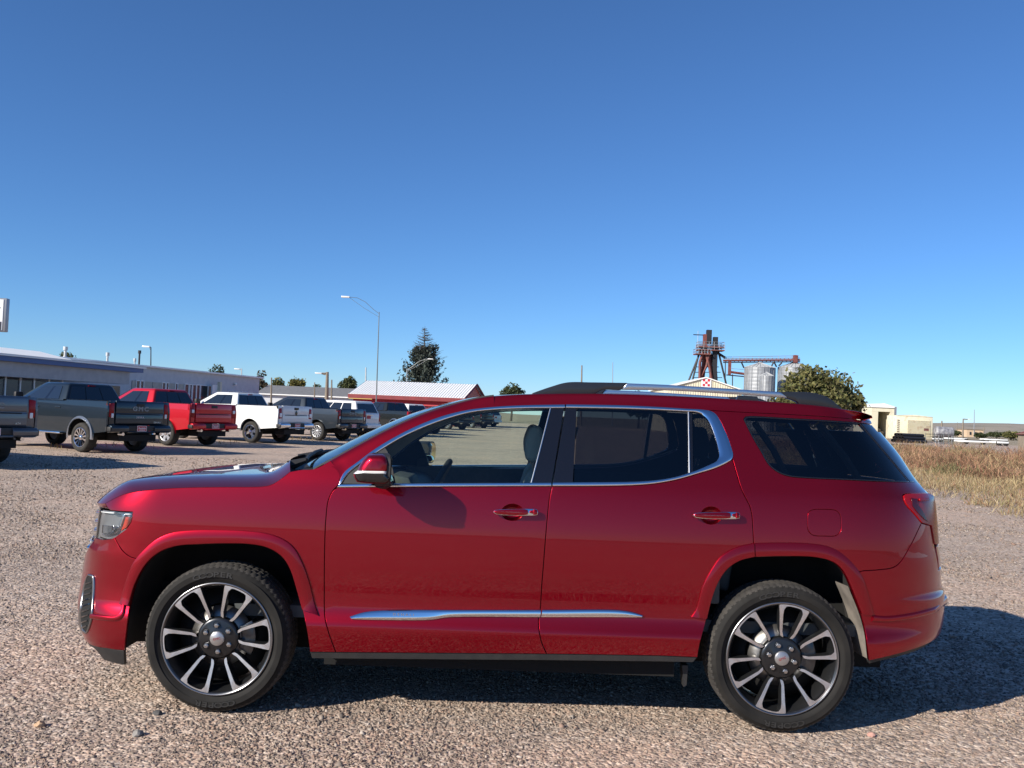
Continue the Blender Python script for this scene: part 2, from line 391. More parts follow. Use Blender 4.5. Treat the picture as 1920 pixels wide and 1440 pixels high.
def band(name, outer, inner, m, h=.005, parent=None, mir=True, sink=.012, flat=False):
    """a raised strip between two matched outlines in (U, z)"""
    O, I = np.array(outer), np.array(inner); V = []; n = len(O); prof = [(0, -sink), (.0, h*.35), (.12, h*.85), (.32, h), (.68, h), (.88, h*.85), (1., h*.35), (1., -sink)]
    if flat: prof = [(0, -sink), (0, h*.25), (.03, h*.72), (.09, h*.86), (.5, h), (.90, h*1.12), (.965, h*1.02), (1., h*.7), (1., -sink)]
    for t, hh in prof:
        q = O*(1-t)+I*t; V.append(surf(q[:, 0], q[:, 1])+surf_n(q[:, 0], q[:, 1])*hh)
    k = len(prof); W = np.concatenate(V); Fc = []
    for a in range(k-1):
        for i in range(n-1): Fc.append((a*n+i, a*n+i+1, (a+1)*n+i+1, (a+1)*n+i))
    Fc += [tuple(a*n for a in range(k)), tuple(a*n+n-1 for a in reversed(range(k)))]
    A, B, D = W[Fc[3*(n-1)][0]], W[Fc[3*(n-1)][1]], W[Fc[3*(n-1)][3]]
    q = (O+I)/2; nn = surf_n(q[:1, 0], q[:1, 1])[0]
    if np.cross(B-A, D-A) @ nn < 0: Fc = [tuple(reversed(f)) for f in Fc]
    o = both(name, W, Fc, m, parent, None, mir=mir)
    for ob in [o]+([bpy.data.objects[o['twin_obj']]] if mir else []):
        try: ob.data.set_sharp_from_angle(angle=math.radians(28 if flat else 50))
        except Exception: pass
    return o
def sp(pts, step=6): return to_uz(smooth_px(pts, step))
def raw(pts): return to_uz(pts)
def resample(P, n):
    P = np.array(P, float); s = np.r_[0, np.cumsum(np.linalg.norm(np.diff(P, axis=0), axis=1))]; t = np.linspace(0, s[-1], n)
    return np.stack([np.interp(t, s, P[:, i]) for i in range(P.shape[1])], -1)
cat = lambda *a: np.concatenate(a)

# ---- traced lines of the flank (picture points)
hood_gap = [(197, 944), (215, 934), (237, 925), (285, 918), (338, 914.5), (415, 913), (493, 912), (509, 908.7), (525, 899), (544, 884)]
fender_top = [(544, 884), (566, 880), (588, 879), (604, 872), (620, 863)]
pillar_joint = [(620, 863), (641, 887)]
door_f = [(631, 913), (625.6, 918), (616, 936.7), (610.8, 975.6), (608.5, 1038), (608, 1100), (609, 1154.5), (614.7, 1181.7), (629.5, 1223.5)]
door_m = [(1034.5, 911.8), (1030, 936), (1024, 998), (1019, 1060), (1015.7, 1100), (1013, 1143), (1010, 1160), (1010.7, 1180), (1015, 1203), (1025, 1226.5)]
door_r = [(1373.5, 861), (1381, 887), (1389.6, 915), (1400, 937), (1405.7, 948), (1410, 966), (1411.5, 985), (1413, 1018), (1413.7, 1044)]
arch_f = [(233, 1220), (236.7, 1185.6), (244.5, 1131), (256, 1092), (275.6, 1057), (299, 1036), (330, 1024), (376.7, 1020), (431, 1018.7), (470, 1020), (501, 1026), (528, 1041.7), (544, 1065), (555.6, 1100), (567, 1143), (575, 1181.7), (581, 1223)]
flare_fo = [(225, 1133), (236.7, 1092), (252, 1053), (271.7, 1030), (295, 1010.6), (322, 999), (361, 994), (415.6, 993.4), (462, 995), (501, 999.7), (532, 1010.6), (551.7, 1026), (567, 1053), (581, 1092), (590.6, 1131), (598, 1155)]
arch_r = [(1308, 1233), (1312.5, 1207.5), (1322.7, 1169.6), (1333, 1126), (1344.6, 1093.8), (1362, 1067.5), (1385, 1051.5), (1413.7, 1044), (1464, 1042.7), (1522.5, 1044), (1552, 1050), (1569, 1059), (1581, 1073), (1592.5, 1097), (1610, 1140), (1622, 1184), (1629, 1239)]
flare_ro = [(1295, 1156), (1304, 1143), (1315, 1102.5), (1333, 1067.5), (1353, 1041), (1382.5, 1025), (1413, 1018), (1464, 1017), (1522.5, 1019), (1552, 1024), (1575, 1035), (1595, 1053), (1613, 1076), (1624.6, 1108), (1637, 1153)]
sill = [(581, 1223), (629.5, 1223.5), (1025, 1226.5), (1240, 1230), (1308, 1233)]
chr_o_top = [(634, 909), (644, 887), (672.5, 864.5), (700.6, 843.4), (740, 819.5), (785, 797), (830, 780), (875, 769), (926, 763), (982, 760), (1059, 758.5)]
chr_i_top = [(640, 907), (653, 888), (681, 866), (712, 845), (751, 821.5), (791, 802.7), (836, 786), (881, 773.7), (926, 768.5), (982, 765.8), (1059, 765)]
chr_o_rear = [(1061, 758.5), (1160, 760), (1229, 763), (1286, 766.5), (1317, 768.2), (1335, 772), (1347, 784), (1362, 814.6), (1371, 840), (1374, 852.4), (1371.5, 861), (1362, 868.5), (1339, 878.8), (1309, 888), (1275, 898), (1240.7, 905), (1206, 909), (1160, 911), (1092, 911.8), (1036, 911.8)]
chr_i_rear = [(1061, 765), (1160, 766.5), (1229, 769), (1280, 771.7), (1305, 773.2), (1318.6, 779), (1330, 792), (1341.5, 821.5), (1347.5, 845), (1348.5, 853), (1347.5, 859), (1341, 866), (1322, 875), (1299, 884.5), (1266, 894.5), (1234, 900), (1200, 902.8), (1160, 903.8), (1092, 904.3), (1036, 904.8)]
# windscreen edge and roof edge as seen
scr_edge = [(588, 880), (620, 863), (672.5, 834), (734, 802), (791, 777), (841, 760.5), (897.5, 746.4), (926, 742.5)]
roof_edge = [(926, 742.5), (954, 740.5), (1010, 738.5), (1112, 738), (1200, 740), (1300, 744), (1360, 747.5), (1420, 751.5), (1480, 756), (1535, 761), (1585, 768), (1618, 773.5), (1634, 779)]

UF = {k: sp(v) for k, v in dict(hood=hood_gap, ftop=fender_top, pj=pillar_joint, df=door_f, dm=door_m, dr=door_r, af=arch_f, ffo=flare_fo, ar=arch_r, fro=flare_ro, sill=sill).items()}
def cut(curve, i0, i1): return sp(curve[i0:i1])
# headlight
hl_low = [(248.4, 960), (246, 977), (238, 990), (222.7, 1001.5), (207.3, 1010.4), (192, 1011.7), (176, 1006)]
hl_top = [(197, 945), (205, 957), (225, 959), (248.4, 960)]
bump_gap = [(214, 1007.5), (230.4, 1033.6), (246, 1045), (258, 1048)]
# ---- fender
fender = cat(UF['hood'], UF['ftop'][1:], raw([(641, 887), (634, 908)]), UF['df'], raw([(600, 1223), (581, 1223)]), sp(arch_f[::-1][:12])[1:], raw([(262, 1058)]),
             sp(bump_gap[::-1]), sp([(222.7, 1001.5), (238, 990), (246, 977), (248.4, 960)]), raw([(225, 959), (206, 957)]))
panel('fender', fender, M['red'], gap=.002)
# ---- doors with handle recesses
def ell(cx, cy, rx, ry, n=22): return to_uz([(cx+rx*math.cos(2*math.pi*i/n), cy+ry*math.sin(2*math.pi*i/n)) for i in range(n)])
cup_f, cup_r = ell(961, 960.5, 21, 16), ell(1333.5, 966.5, 20, 17)
belt_f = to_uz([(634, 913.6), (760, 913), (900, 912.4), (1034.5, 911.8)])
front_door = cat(belt_f[::-1], UF['df'][1:], raw([(700, 1224), (850, 1225.2), (1025, 1226.5)]), UF['dm'][::-1])
fd = panel('front_door', front_door, M['red'], holes=[cup_f])
belt_r = sp([(1034.5, 911.8), (1092, 911.8), (1160, 911), (1206, 909), (1240.7, 905), (1275, 898), (1309, 888), (1339, 878.8), (1362, 868.5), (1373.5, 861)])
arch_door = sp([(1413.7, 1044), (1385, 1051.5), (1362, 1067.5), (1344.6, 1093.8), (1333, 1126), (1322.7, 1169.6), (1312.5, 1207.5), (1308, 1233)])
rear_door = cat(belt_r, UF['dr'][1:], arch_door[1:], raw([(1240, 1230), (1130, 1228), (1025, 1226.5)]), UF['dm'][::-1][1:-1])
rd = panel('rear_door', rear_door, M['red'], holes=[cup_r])
def bowl(cupuz, name, parent):
    c = cupuz.mean(0); V = []; Fc = []; n = len(cupuz); rings = [(1.04, -.004), (.93, -.014), (.75, -.026), (.45, -.034), (0.02, -.036)]
    for s, d in rings:
        q = c+(cupuz-c)*s; V += list(surf(q[:, 0], q[:, 1])+surf_n(q[:, 0], q[:, 1])*d)
    for r in range(len(rings)-1):
        for i in range(n): Fc.append((r*n+i, r*n+(i+1) % n, (r+1)*n+(i+1) % n, (r+1)*n+i))
    V = np.array(V); A, B, D = V[Fc[0][0]], V[Fc[0][1]], V[Fc[0][3]]
    if np.cross(B-A, D-A)[1] > 0: Fc = [tuple(reversed(f)) for f in Fc]
    both(name, V, Fc, M['red'], parent)
bowl(cup_f, 'handle_recess', fd); bowl(cup_r, 'handle_recess', rd)
def handle(x0, x1, y0, y1, split, parent):
    """bar handle: red grip with a chrome rim, lock cap at its rear end"""
    def bar(a, b, inset, hy, m, name, hb, par):
        pts = [(a, (y0+y1)/2-.6), (a+2, y0+2.4+inset*.6), (a+9, y0+1.0+inset), (a+.5*(b-a), y0+inset), (b-6, y0-.2+inset), (b-1, y0+1.2+inset*.7), (b, (y0+y1)/2), (b-1, y1-1.2-inset*.7), (b-6, y1-.2-inset), (a+.5*(b-a), y1-inset), (a+10, y1-1.6-inset), (a+2.5, y1-3.6-inset*.6)]
        uz = to_uz(smooth_px(pts, 3, True)); c = uz.mean(0); V = []; n = len(uz); Fc = []
        rings = [(1, hb), (1, hy-.004), (.96, hy-.001), (.8, hy), (.02, hy+.001)]
        for s, d in rings:
            q = c+(uz-c)*np.array([1-(1-s)*.35, s]); V += list(surf(q[:, 0], q[:, 1])+surf_n(q[:, 0], q[:, 1])*d)
        for r in range(len(rings)-1):
            for i in range(n): Fc.append((r*n+i, r*n+(i+1) % n, (r+1)*n+(i+1) % n, (r+1)*n+i))
        Fc.append(tuple(range(n))); V = np.array(V)
        f = Fc[3*n]; A, B, D = V[f[0]], V[f[1]], V[f[3]]
        if np.cross(B-A, D-A)[1] > 0: Fc = [tuple(reversed(f)) for f in Fc]
        return both(name, V, Fc, m, par)
    hd = bar(x0, x1, 0, .037, M['chrome'], 'door_handle', .022, parent)
    bar(x0+1.2, split-.6, .9, .0405, M['red'], 'grip', .036, None if parent is None else parent)
    bar(split+.8, x1-1.0, .9, .0405, M['red'], 'lock_cap', .036, None if parent is None else parent)
handle(925, 1008.5, 955, 967, 991, fd); handle(1297.5, 1384.5, 961, 973.5, 1368, rd)
# ---- quarter panel with glass opening
qg = [(1394.5, 786), (1398, 781.5), (1405, 780.5), (1485, 784.5), (1550, 788), (1611, 792.5), (1640, 826), (1672, 864), (1705, 904), (1650, 902.5), (1585, 899.5), (1510, 896), (1480, 893), (1460, 886), (1442.5, 872.5), (1426, 845), (1410, 817.5)]
qg_uz = cat(sp(qg[:6]), sp(qg[5:9])[1:], sp(qg[8:]+[qg[0]])[1:-1])
cap_line = [(1317, 768.2), (1394, 772.5), (1485, 777), (1550, 781), (1611, 786.5), (1634, 790)]
fuel = to_uz(smooth_px([(1515, 962), (1522, 956), (1545, 954.5), (1567, 956.5), (1575, 964), (1577.5, 980), (1576.5, 995), (1569, 1004), (1545, 1005.5), (1523, 1003), (1515, 994), (1513.5, 978)], 4, True))
rb_gap = [(1590, 1090), (1612.5, 1072), (1640, 1069), (1675, 1064), (1687.5, 1055), (1707.5, 1022.5), (1727.5, 981)]
tl_front = [(1727.5, 981), (1715, 965), (1702, 951), (1697, 944), (1692.5, 929), (1696, 926.5), (1720, 925.5), (1738, 925)]
g_low = [(1714, 903.8), (1650, 902.5), (1585, 899.5), (1510, 896), (1480, 893), (1460, 886), (1442.5, 872.5), (1426, 845), (1410, 817.5), (1394.5, 786)]
g_top = [(1394.5, 786), (1398, 781.5), (1405, 780.5), (1485, 784.5), (1550, 788), (1611, 792.5), (1634, 795.5)]
quarter = cat(sp(chr_o_rear[4:11]), UF['dr'], sp(arch_r[7:14])[1:-1], sp(rb_gap), sp(tl_front)[1:], raw([(1722.5, 905)]), sp(g_low), sp(g_top)[1:], sp(cap_line[::-1])[:-1])
qp = panel('quarter_panel', quarter, M['red'], gap=.0018, holes=[fuel])
panel('fuel_door', fuel, M['red'], gap=.002, depth=.008)
panel('quarter_glass', qg_uz, M['privacy'], h=-.001, gap=.001, depth=.004, back=False)
sg = cat(sp([(1614, 793.2), (1642, 826), (1674, 864), (1707.5, 904)]), sp([(1714, 903.5), (1682, 851), (1655, 820), (1634, 796.5)]))
panel('gate_glass_corner', sg, M['blackgloss'], h=0.0, gap=.001, depth=.004, back=False)
qg_in = qg_uz.mean(0)+(qg_uz-qg_uz.mean(0))*np.array([.985, .96])
band('glass_seal', np.concatenate([qg_uz, qg_uz[:1]]), np.concatenate([qg_in, qg_in[:1]]), M['blackgloss'], h=.0015)
# ---- wheel arch flares
def split_flare(o, i, a, b, name):
    O, I = resample(sp(o), 60), resample(sp(i), 60); band(name, O[a:b], I[a:b], M['red'], h=.014, flat=True)
fi = [(243, 1136)]+arch_f[3:15]; split_flare(flare_fo, fi, 0, 60, 'wheel_arch_flare')
ri = [(1322.7, 1169.6)]+arch_r[3:15]
O, I = resample(sp(flare_ro[:7]), 28), resample(sp([(1325, 1160)]+arch_r[3:8]), 28); band('wheel_arch_flare', O, I, M['red'], h=.014, flat=True)
O, I = resample(sp([(1414.5, 1018)]+flare_ro[7:]), 40), resample(sp([(1415.5, 1044)]+arch_r[8:14]+[(1613, 1150)]), 40); band('wheel_arch_flare', O, I, M['red'], h=.014, flat=True)
# ---- front bumper
b_low = to_uz([(231.7, 1220.5), (215, 1218.5), (200, 1216), (180, 1213)])
zc = b_low[-1, 1]
bump = cat(sp(bump_gap), raw([(262, 1058)]), sp(arch_f[:4][::-1]), b_low[1:], [(UC0+.02, zc-.01), (UC0+.02, .60)], [(-.95, .70), (-.84, .775)], to_uz([(178, 1008), (192, 1011.7), (207.3, 1010.4)]))
panel('front_bumper', bump, M['red'], gap=.002)
lip = cat(b_low, [(-.78, zc-.002), (UC0+.02, zc-.01), (UC0+.02, zc-.03), (-.78, zc-.02)], to_uz([(178, 1219)]), to_uz([(194.5, 1239), (212, 1244), (233, 1248)]))
panel('front_lip', lip, M['blackplastic'], h=-.004, gap=.001)
# headlight: housing, lens, amber marker, lamps
hl = cat(to_uz([(182, 954.5), (204.8, 957.5)]), sp([(204.8, 957.5), (225, 959), (248.4, 960)])[1:], sp(hl_low)[1:], [(-.86, .80), (-.90, .90), (-.86, .965)])
hlp = panel('headlight', hl, M['lamp_house'], h=-.03, gap=.0015, depth=.005, back=True)
panel('headlight_lens', hl, M['lens'], h=.002, gap=.002, depth=.01, back=False, parent=hlp)
panel('headlight_bezel', to_uz([(209, 962.5), (231, 964), (222, 988), (212, 1000), (198, 1005), (186, 1003.5), (186, 1001), (197, 1002), (208, 996.5), (217, 985), (225, 968), (209, 966)]), M['reflector'], h=-.014, gap=.0005, depth=.02, back=False, parent=hlp)
panel('projector', to_uz([(185, 984), (208, 986), (206, 996), (196, 1001), (184, 1000)]), M['reflector'], h=-.018, gap=.0005, depth=.01, back=False, parent=hlp)
panel('marker_lamp', to_uz([(234, 969), (246, 969.5), (244, 979), (236, 989), (224.5, 996), (229, 985)]), M['amber'], h=-.006, gap=.0005, depth=.012, back=False, parent=hlp)
panel('light_bar', to_uz([(233, 962.5), (247, 963), (246, 966), (233, 965.5)]), M['lampwhite'], h=-.005, gap=.0003, depth=.012, back=False, parent=hlp)
panel('light_bar', to_uz([(186, 957.5), (210, 960.5), (210, 963), (186, 960.5)]), M['lampwhite'], h=-.010, gap=.0003, depth=.01, back=False, parent=hlp)
# grille across the nose
gr = np.array([(-.88, .985), (UC0+.015, .985), (UC0+.015, .62), (-1.0, .62), (-.90, .72), (-.87, .80)])
panel('grille', gr, M['blackgloss'], h=-.02, gap=.003)
for k in range(7):
    z = .65+.048*k; panel('grille_bar', np.array([(-.97, z), (UC0+.02, z), (UC0+.02, z+.018), (-.97, z+.018)]), M['chrome'], h=-.008, gap=.001, depth=.012, back=False, grid=.06)
# air curtain in the bumper corner: chrome frame with dark louvres
ac_o = smooth_px([(167.5, 1076), (176, 1078), (178, 1090), (177, 1120), (174.5, 1150), (170, 1172), (162, 1188), (155, 1184), (150, 1172), (149, 1152), (153, 1125), (159.5, 1094)], 5, True)
ac_i = ac_o.mean(0)+(ac_o-ac_o.mean(0))*np.array([.76, .93])
ao, ai = to_uz(ac_o), to_uz(ac_i)
panel('air_curtain', ai, M['void'], h=.003, gap=.0, depth=.01, back=False)
band('air_curtain_frame', np.concatenate([ao, ao[:1]]), np.concatenate([ai, ai[:1]]), M['rimedge'], h=.008, sink=.004)
for k in range(9):
    y = 1094+10.2*k; xl = np.interp(y, [1090, 1125, 1180], [161.5, 156.5, 154]); xr = np.interp(y, [1090, 1130, 1180], [173, 171, 163])
    panel('louvre', to_uz([(xl, y), (xr, y-4), (xr, y-1.2), (xl, y+2.8)]), M['blackgloss'], h=.0065, gap=0, bev=.0006, depth=.006, back=False)
# bumper lower ledge
O = sp([(172, 1150), (195, 1153), (217.6, 1154), (226, 1146), (229, 1133)]); I = sp([(171, 1160), (196, 1163), (222, 1163), (233, 1153), (236, 1134)]); n_ = 24
band('bumper_ledge', resample(O, n_), resample(I, n_), M['red'], h=.010)
# ---- rear bumper, lamp, liftgate
rb_low = to_uz([(1629, 1239), (1670, 1230), (1705, 1220)])
tl_bot = [(1727.5, 981), (1738, 984), (1745, 986)]
rbump = cat(sp(rb_gap[::-1])[:-1], sp(arch_r[12:]), rb_low[1:], [(3.60, .432), (3.70, .445), (UC1-.02, .46), (UC1-.02, .80), (3.75, .80)], to_uz([(1752, 1024), (1747, 1000), (1743, 985)]), sp(tl_bot[::-1])[1:])
panel('rear_bumper', rbump, M['red'], gap=.002)
O = sp([(1637, 1153), (1660, 1155), (1687.5, 1152.5), (1720, 1147), (1750, 1139)]); I = sp([(1634, 1165), (1660, 1166), (1689, 1163), (1722, 1157), (1751, 1149)])
O2 = np.concatenate([resample(O, 30), [(3.85, .645), (4.05, .65), (UC1, .65)]]); I2 = np.concatenate([resample(I, 30), [(3.85, .60), (4.05, .60), (UC1, .60)]])
band('bumper_ledge', O2, I2, M['red'], h=.012)
rlow = cat(rb_low, [(3.60, .432), (3.70, .445), (UC1-.02, .46), (UC1-.02, .40), (3.66, .40), (3.52, .385)], to_uz([(1660, 1240), (1632, 1247)]))
panel('rear_valance', rlow, M['blackplastic'], h=-.012, gap=.001)
tl_uz = cat(sp(tl_front[::-1]), sp(tl_bot)[1:], to_uz([(1747, 1000), (1750.5, 1020), (1755, 1022)]), [(3.93, .93), (3.95, 1.10), (3.86, 1.185)])
tlp = panel('tail_light', tl_uz, M['redlens'], h=.006, gap=.002, depth=.016)
panel('lamp_smoke', to_uz([(1706, 934), (1718, 936), (1717, 944), (1725, 955), (1732, 967), (1737, 978), (1730, 974), (1718, 962), (1708, 949)]), M['reddark'], h=.009, gap=.0005, depth=.004, back=False, parent=tlp)
panel('lamp_bar', to_uz([(1721, 935), (1738, 934), (1739, 939), (1722, 940)]), M['redlens'], h=.011, gap=.0005, depth=.006, back=False, parent=tlp)
gate = np.array([(3.72, 1.19), (3.86, 1.185), (3.95, 1.10), (3.93, .93), (3.80, .81), (UC1-.015, .81), (UC1-.015, 1.20), (3.95, 1.20)])
panel('liftgate', np.array([(3.88, 1.19), (3.955, 1.10), (3.935, .925), (3.762, .925), (3.758, .81), (UC1-.015, .81), (UC1-.015, 1.20)]), M['red'], gap=.002)
ggl = np.array([(3.62, 1.24), (UC1-.015, 1.24), (UC1-.015, 1.53), (3.62, 1.53)])
panel('rear_glass', ggl, M['privacy'], h=-.002, gap=.001, depth=.004, back=False)
panel('gate_frame', np.array([(3.60, 1.19), (UC1-.015, 1.20), (UC1-.015, 1.24), (3.62, 1.24), (3.62, 1.53), (3.45, 1.53)]), M['blackgloss'], gap=.001, h=-.006, back=False)
# ---- black sill strip
panel('sill_trim', cat(sp(sill), to_uz([(1300, 1243), (1240, 1241.7), (1000, 1239), (600, 1236), (584, 1235.5)])), M['blackplastic'], h=-.006, gap=.001)
# ---- bright strips on the doors
band('door_strip', resample(sp([(655, 1156), (683, 1146.7), (723, 1143.3), (850, 1142.8), (1014.5, 1142.7)]), 50), resample(sp([(661, 1162), (700, 1163), (807, 1163), (840, 1158.5), (1012.5, 1158)]), 50), M['chrome'], h=.013, parent=fd)
band('door_strip', resample(sp([(1017, 1142.5), (1163, 1143.3), (1190, 1148), (1205, 1153)]), 30), resample(sp([(1014.5, 1158), (1160, 1158), (1190, 1158), (1202, 1157.5)]), 30), M['chrome'], h=.013, parent=rd)
tm = text_mesh('strip_lettering', 'DENALI', .0165, M['satin'], fd, .0015, 1.55, bold=.0002)
q = to_uz([(757, 1153)])[0]; p = surf(q[0], q[1])+surf_n(q[0], q[1])*.0135
tm.location = tuple(p); tm.rotation_euler = (math.radians(90), 0, 0); tm.scale = (1.35, 1, 1)
# ---- side glass, pillars, bright window surround
band('window_trim', resample(sp(chr_o_top), 70), resample(sp(chr_i_top), 70), M['chrome'], h=.006)
band('window_trim', resample(sp([(632, 914.3), (700, 913.6), (900, 912.4), (1033.5, 911.8)]), 40), resample(sp([(637, 908), (700, 907), (900, 905.6), (1033.5, 905)]), 40), M['chrome'], h=.007)
def matched(o, i, k=5):
    """smooth two point lists of equal length with the same number of steps"""
    out = []
    for L_ in (o, i):
        P = [np.array(p, float) for p in L_]; n = len(P); R = []
        for a in range(n-1):
            p1, p2 = P[a], P[a+1]; p0 = P[a-1] if a else 2*p1-p2; p3 = P[a+2] if a+2 < n else 2*p2-p1
            for j in range(k):
                t = j/k; R.append(.5*((2*p1)+(-p0+p2)*t+(2*p0-5*p1+4*p2-p3)*t*t+(-p0+3*p1-3*p2+p3)*t**3))
        R.append(P[-1]); out.append(to_uz(R))
    return out
o_, i_ = matched(chr_o_rear, chr_i_rear); band('window_trim', o_, i_, M['chrome'], h=.008)
fg = cat(sp(chr_i_top[:-1]+[(1031.5, 765.2)]), raw([(996, 906), (900, 906), (760, 907)]))
panel('front_door_glass', fg, M['glass'], h=-.004, gap=0, depth=.003, back=False, parent=fd)
panel('mirror_sail', cat(sp(chr_i_top[:5])[:-1], to_uz([(722, 839), (727, 846), (737, 880), (742, 907), (690, 907.5)])), M['blackplastic'], h=-.001, gap=.0005, depth=.008, back=False, parent=fd)
panel('pillar_trim', to_uz([(1033, 765.2), (1058, 765), (1034.5, 905.4), (997.5, 905.8)]), M['blackgloss'], h=-.002, gap=.0008, depth=.01, back=True, parent=fd)
panel('pillar_trim', to_uz([(1060.5, 765), (1081.5, 765.4), (1074.5, 904.8), (1036.5, 905.2)]), M['blackgloss'], h=-.002, gap=.0008, depth=.01, back=True, parent=rd)
band('glass_run', to_uz([(1030.8, 766), (1013, 836), (994.8, 905.5)]), to_uz([(1033.4, 766), (1015.6, 836), (997.6, 905.5)]), M['satin'], h=.003, parent=fd)
rg = cat(sp([(1083, 765.6), (1160, 766.5), (1229, 769), (1280, 771.7), (1289, 772.2)]), raw([(1290.5, 887)]), sp([(1290.5, 887), (1266, 894.5), (1234, 900), (1200, 902.8), (1160, 903.8), (1076, 904.6)])[1:])
panel('rear_door_glass', rg, M['privacy'], h=-.004, gap=0, depth=.003, back=False, parent=rd)
band('glass_run', to_uz([(1289.5, 772.5), (1290.5, 830), (1291, 887)]), to_uz([(1292.3, 772.8), (1293.4, 830), (1294, 886)]), M['satin'], h=.004, parent=rd)
panel('division_bar', to_uz([(1292, 773), (1298.2, 773.4), (1299.8, 884.4), (1293.5, 886.5)]), M['blackgloss'], h=-.001, gap=.0003, depth=.008, back=False, parent=rd)
pg = cat(sp([(1298.5, 773.4), (1305, 773.2), (1318.6, 779), (1330, 792), (1341.5, 821.5), (1347.5, 845), (1348.5, 853), (1347.5, 859), (1341, 866), (1322, 875), (1300, 884.2)]))
panel('door_quarter_glass', pg, M['privacy'], h=-.004, gap=0, depth=.003, back=False, parent=rd)

# ---- roof, pillars, windscreen, bonnet (lofted sheets)
def grid_sheet(name, G, m, parent=None, smooth=True, up=None):
    G = np.array(G); a, b = G.shape[:2]; V = G.reshape(-1, 3)
    Fc = [(i*b+j, i*b+j+1, (i+1)*b+j+1, (i+1)*b+j) for i in range(a-1) for j in range(b-1)]
    if up is not None:
        f = Fc[len(Fc)//2]; n = np.cross(V[f[1]]-V[f[0]], V[f[3]]-V[f[0]])
        if n @ np.array(up) < 0: Fc = [tuple(reversed(f)) for f in Fc]
    return pyd(name, V, Fc, m, parent or suv, smooth)
def edge3d(px, k, step=5, inset=.055):
    q = smooth_px(px, step) if k is None else resample(smooth_px(px, 3), k)
    y = np.full(len(q), .15)
    for _ in range(12):
        P = on_y(q[:, 0], q[:, 1], y); y = side_in(np.minimum(P[:, 2], 1.60))+inset+.02*((P[:, 0]-1.35)/2.2)**2
    return on_y(q[:, 0], q[:, 1], y)
def pillar_loft(lo_uz, hi, name, m, rows=8, top=False):
    """from a line on the flank up and over to an edge"""
    P0 = surf(lo_uz[:, 0], lo_uz[:, 1]); N0 = surf_n(lo_uz[:, 0], lo_uz[:, 1]); T0 = surf(lo_uz[:, 0], lo_uz[:, 1]+.004)-surf(lo_uz[:, 0], lo_uz[:, 1]-.004)
    T0 /= np.linalg.norm(T0, axis=1, keepdims=True); d = np.linalg.norm(hi-P0, axis=1, keepdims=True)
    c1 = P0+T0*d*.55; c2 = hi+np.array([0, -1, 0.12])*d*.30; out = []
    for t in np.linspace(0, 1, rows): out.append(P0*(1-t)**3+3*c1*t*(1-t)**2+3*c2*t*t*(1-t)+hi*t**3)
    return np.array(out)
NR_ = 90
def sstep_(a, b, x): t = np.clip((np.asarray(x, float)-a)/(b-a), 0, 1); return t*t*(3-2*t)
lo1 = resample(sp([(637, 899), (646, 885)]+chr_o_top[2:9]), 60); hi1 = edge3d([(606, 871), (620, 863)]+scr_edge[2:], 60, inset=.035)
A1 = pillar_loft(lo1, hi1, '', None)
# the pillar's foot follows the joint line with the fender
grid_sheet('windscreen_pillar', A1, M['red'], up=(0, -1, .3)); grid_sheet('windscreen_pillar', A1*np.array([1, -1, 1])+np.array([0, YM, 0]), M['red'], up=(0, 1, .3))
# roof
ro_px = smooth_px(roof_edge, 4); hi2 = edge3d(roof_edge, NR_, inset=.05)
x_hi = hi2[:, 0]
lo_line = sp([(926, 763), (982, 760), (1059, 758.5), (1061, 758.5), (1160, 760), (1229, 763), (1286, 766.5), (1317, 768.2), (1394, 772.5), (1485, 777), (1550, 781), (1611, 786.5), (1634, 790)])
xs_lo = surf(lo_line[:, 0], lo_line[:, 1])[:, 0]; t_hi = (x_hi-x_hi[0])/(x_hi[-1]-x_hi[0]); xt = xs_lo[0]+t_hi*(xs_lo[-1]-xs_lo[0])
lo2 = np.stack([np.interp(xt, xs_lo, lo_line[:, 0]), np.interp(xt, xs_lo, lo_line[:, 1])], -1)
A2 = pillar_loft(lo2, hi2, '', None)
kf = sstep_(.88, .97, t_hi)[None, :, None]; tt_ = np.linspace(0, 1, len(A2))[:, None, None]     # round the rear end into the spoiler
A2 = A2*(1-kf*tt_)+(hi2[None]+np.array([0, -.022, -.030])*(1-tt_)**1.0+np.array([0, -.010, .006])*4*tt_*(1-tt_)*.5)*kf*tt_
top = []
for t in np.linspace(0, 1, 14)[1:]:
    q = hi2.copy(); q[:, 1] = hi2[:, 1]+(YC-hi2[:, 1])*t; q[:, 2] += .010*(1-(1-t)**2); q[:, 0] -= (.05*np.exp(-((x_hi-x_hi[0])/.25)))*(1-(1-t)**2); q[:, 0] += (.06*np.exp(-((x_hi[-1]-x_hi)/.4)))*(1-(1-t)**2)
    top.append(q)
half = np.concatenate([A2, np.array(top)]); other = half[::-1][1:]*np.array([1, -1, 1])+np.array([0, YM, 0])
roof = grid_sheet('roof', np.concatenate([half, other]), M['red'], up=None)
me = roof.data; me.update()
if sum(p.normal.z for p in me.polygons) < 0: me.flip_normals()
# spoiler lip over the rear glass
se = [half[k][-1] for k in range(0, len(half))]; sp_edge = np.array(se+[s_*np.array([1, -1, 1])+np.array([0, YM, 0]) for s_ in se[::-1][1:]])
low = sp_edge.copy(); low[:, 2] -= .026; low[:, 0] -= .035; low[:, 1] = YC+(low[:, 1]-YC)*.97; mid = sp_edge.copy(); mid[:, 0] += .004; mid[:, 2] -= .012
grid_sheet('roof_spoiler', [sp_edge, mid, low], M['red'], up=(1, 0, 0))
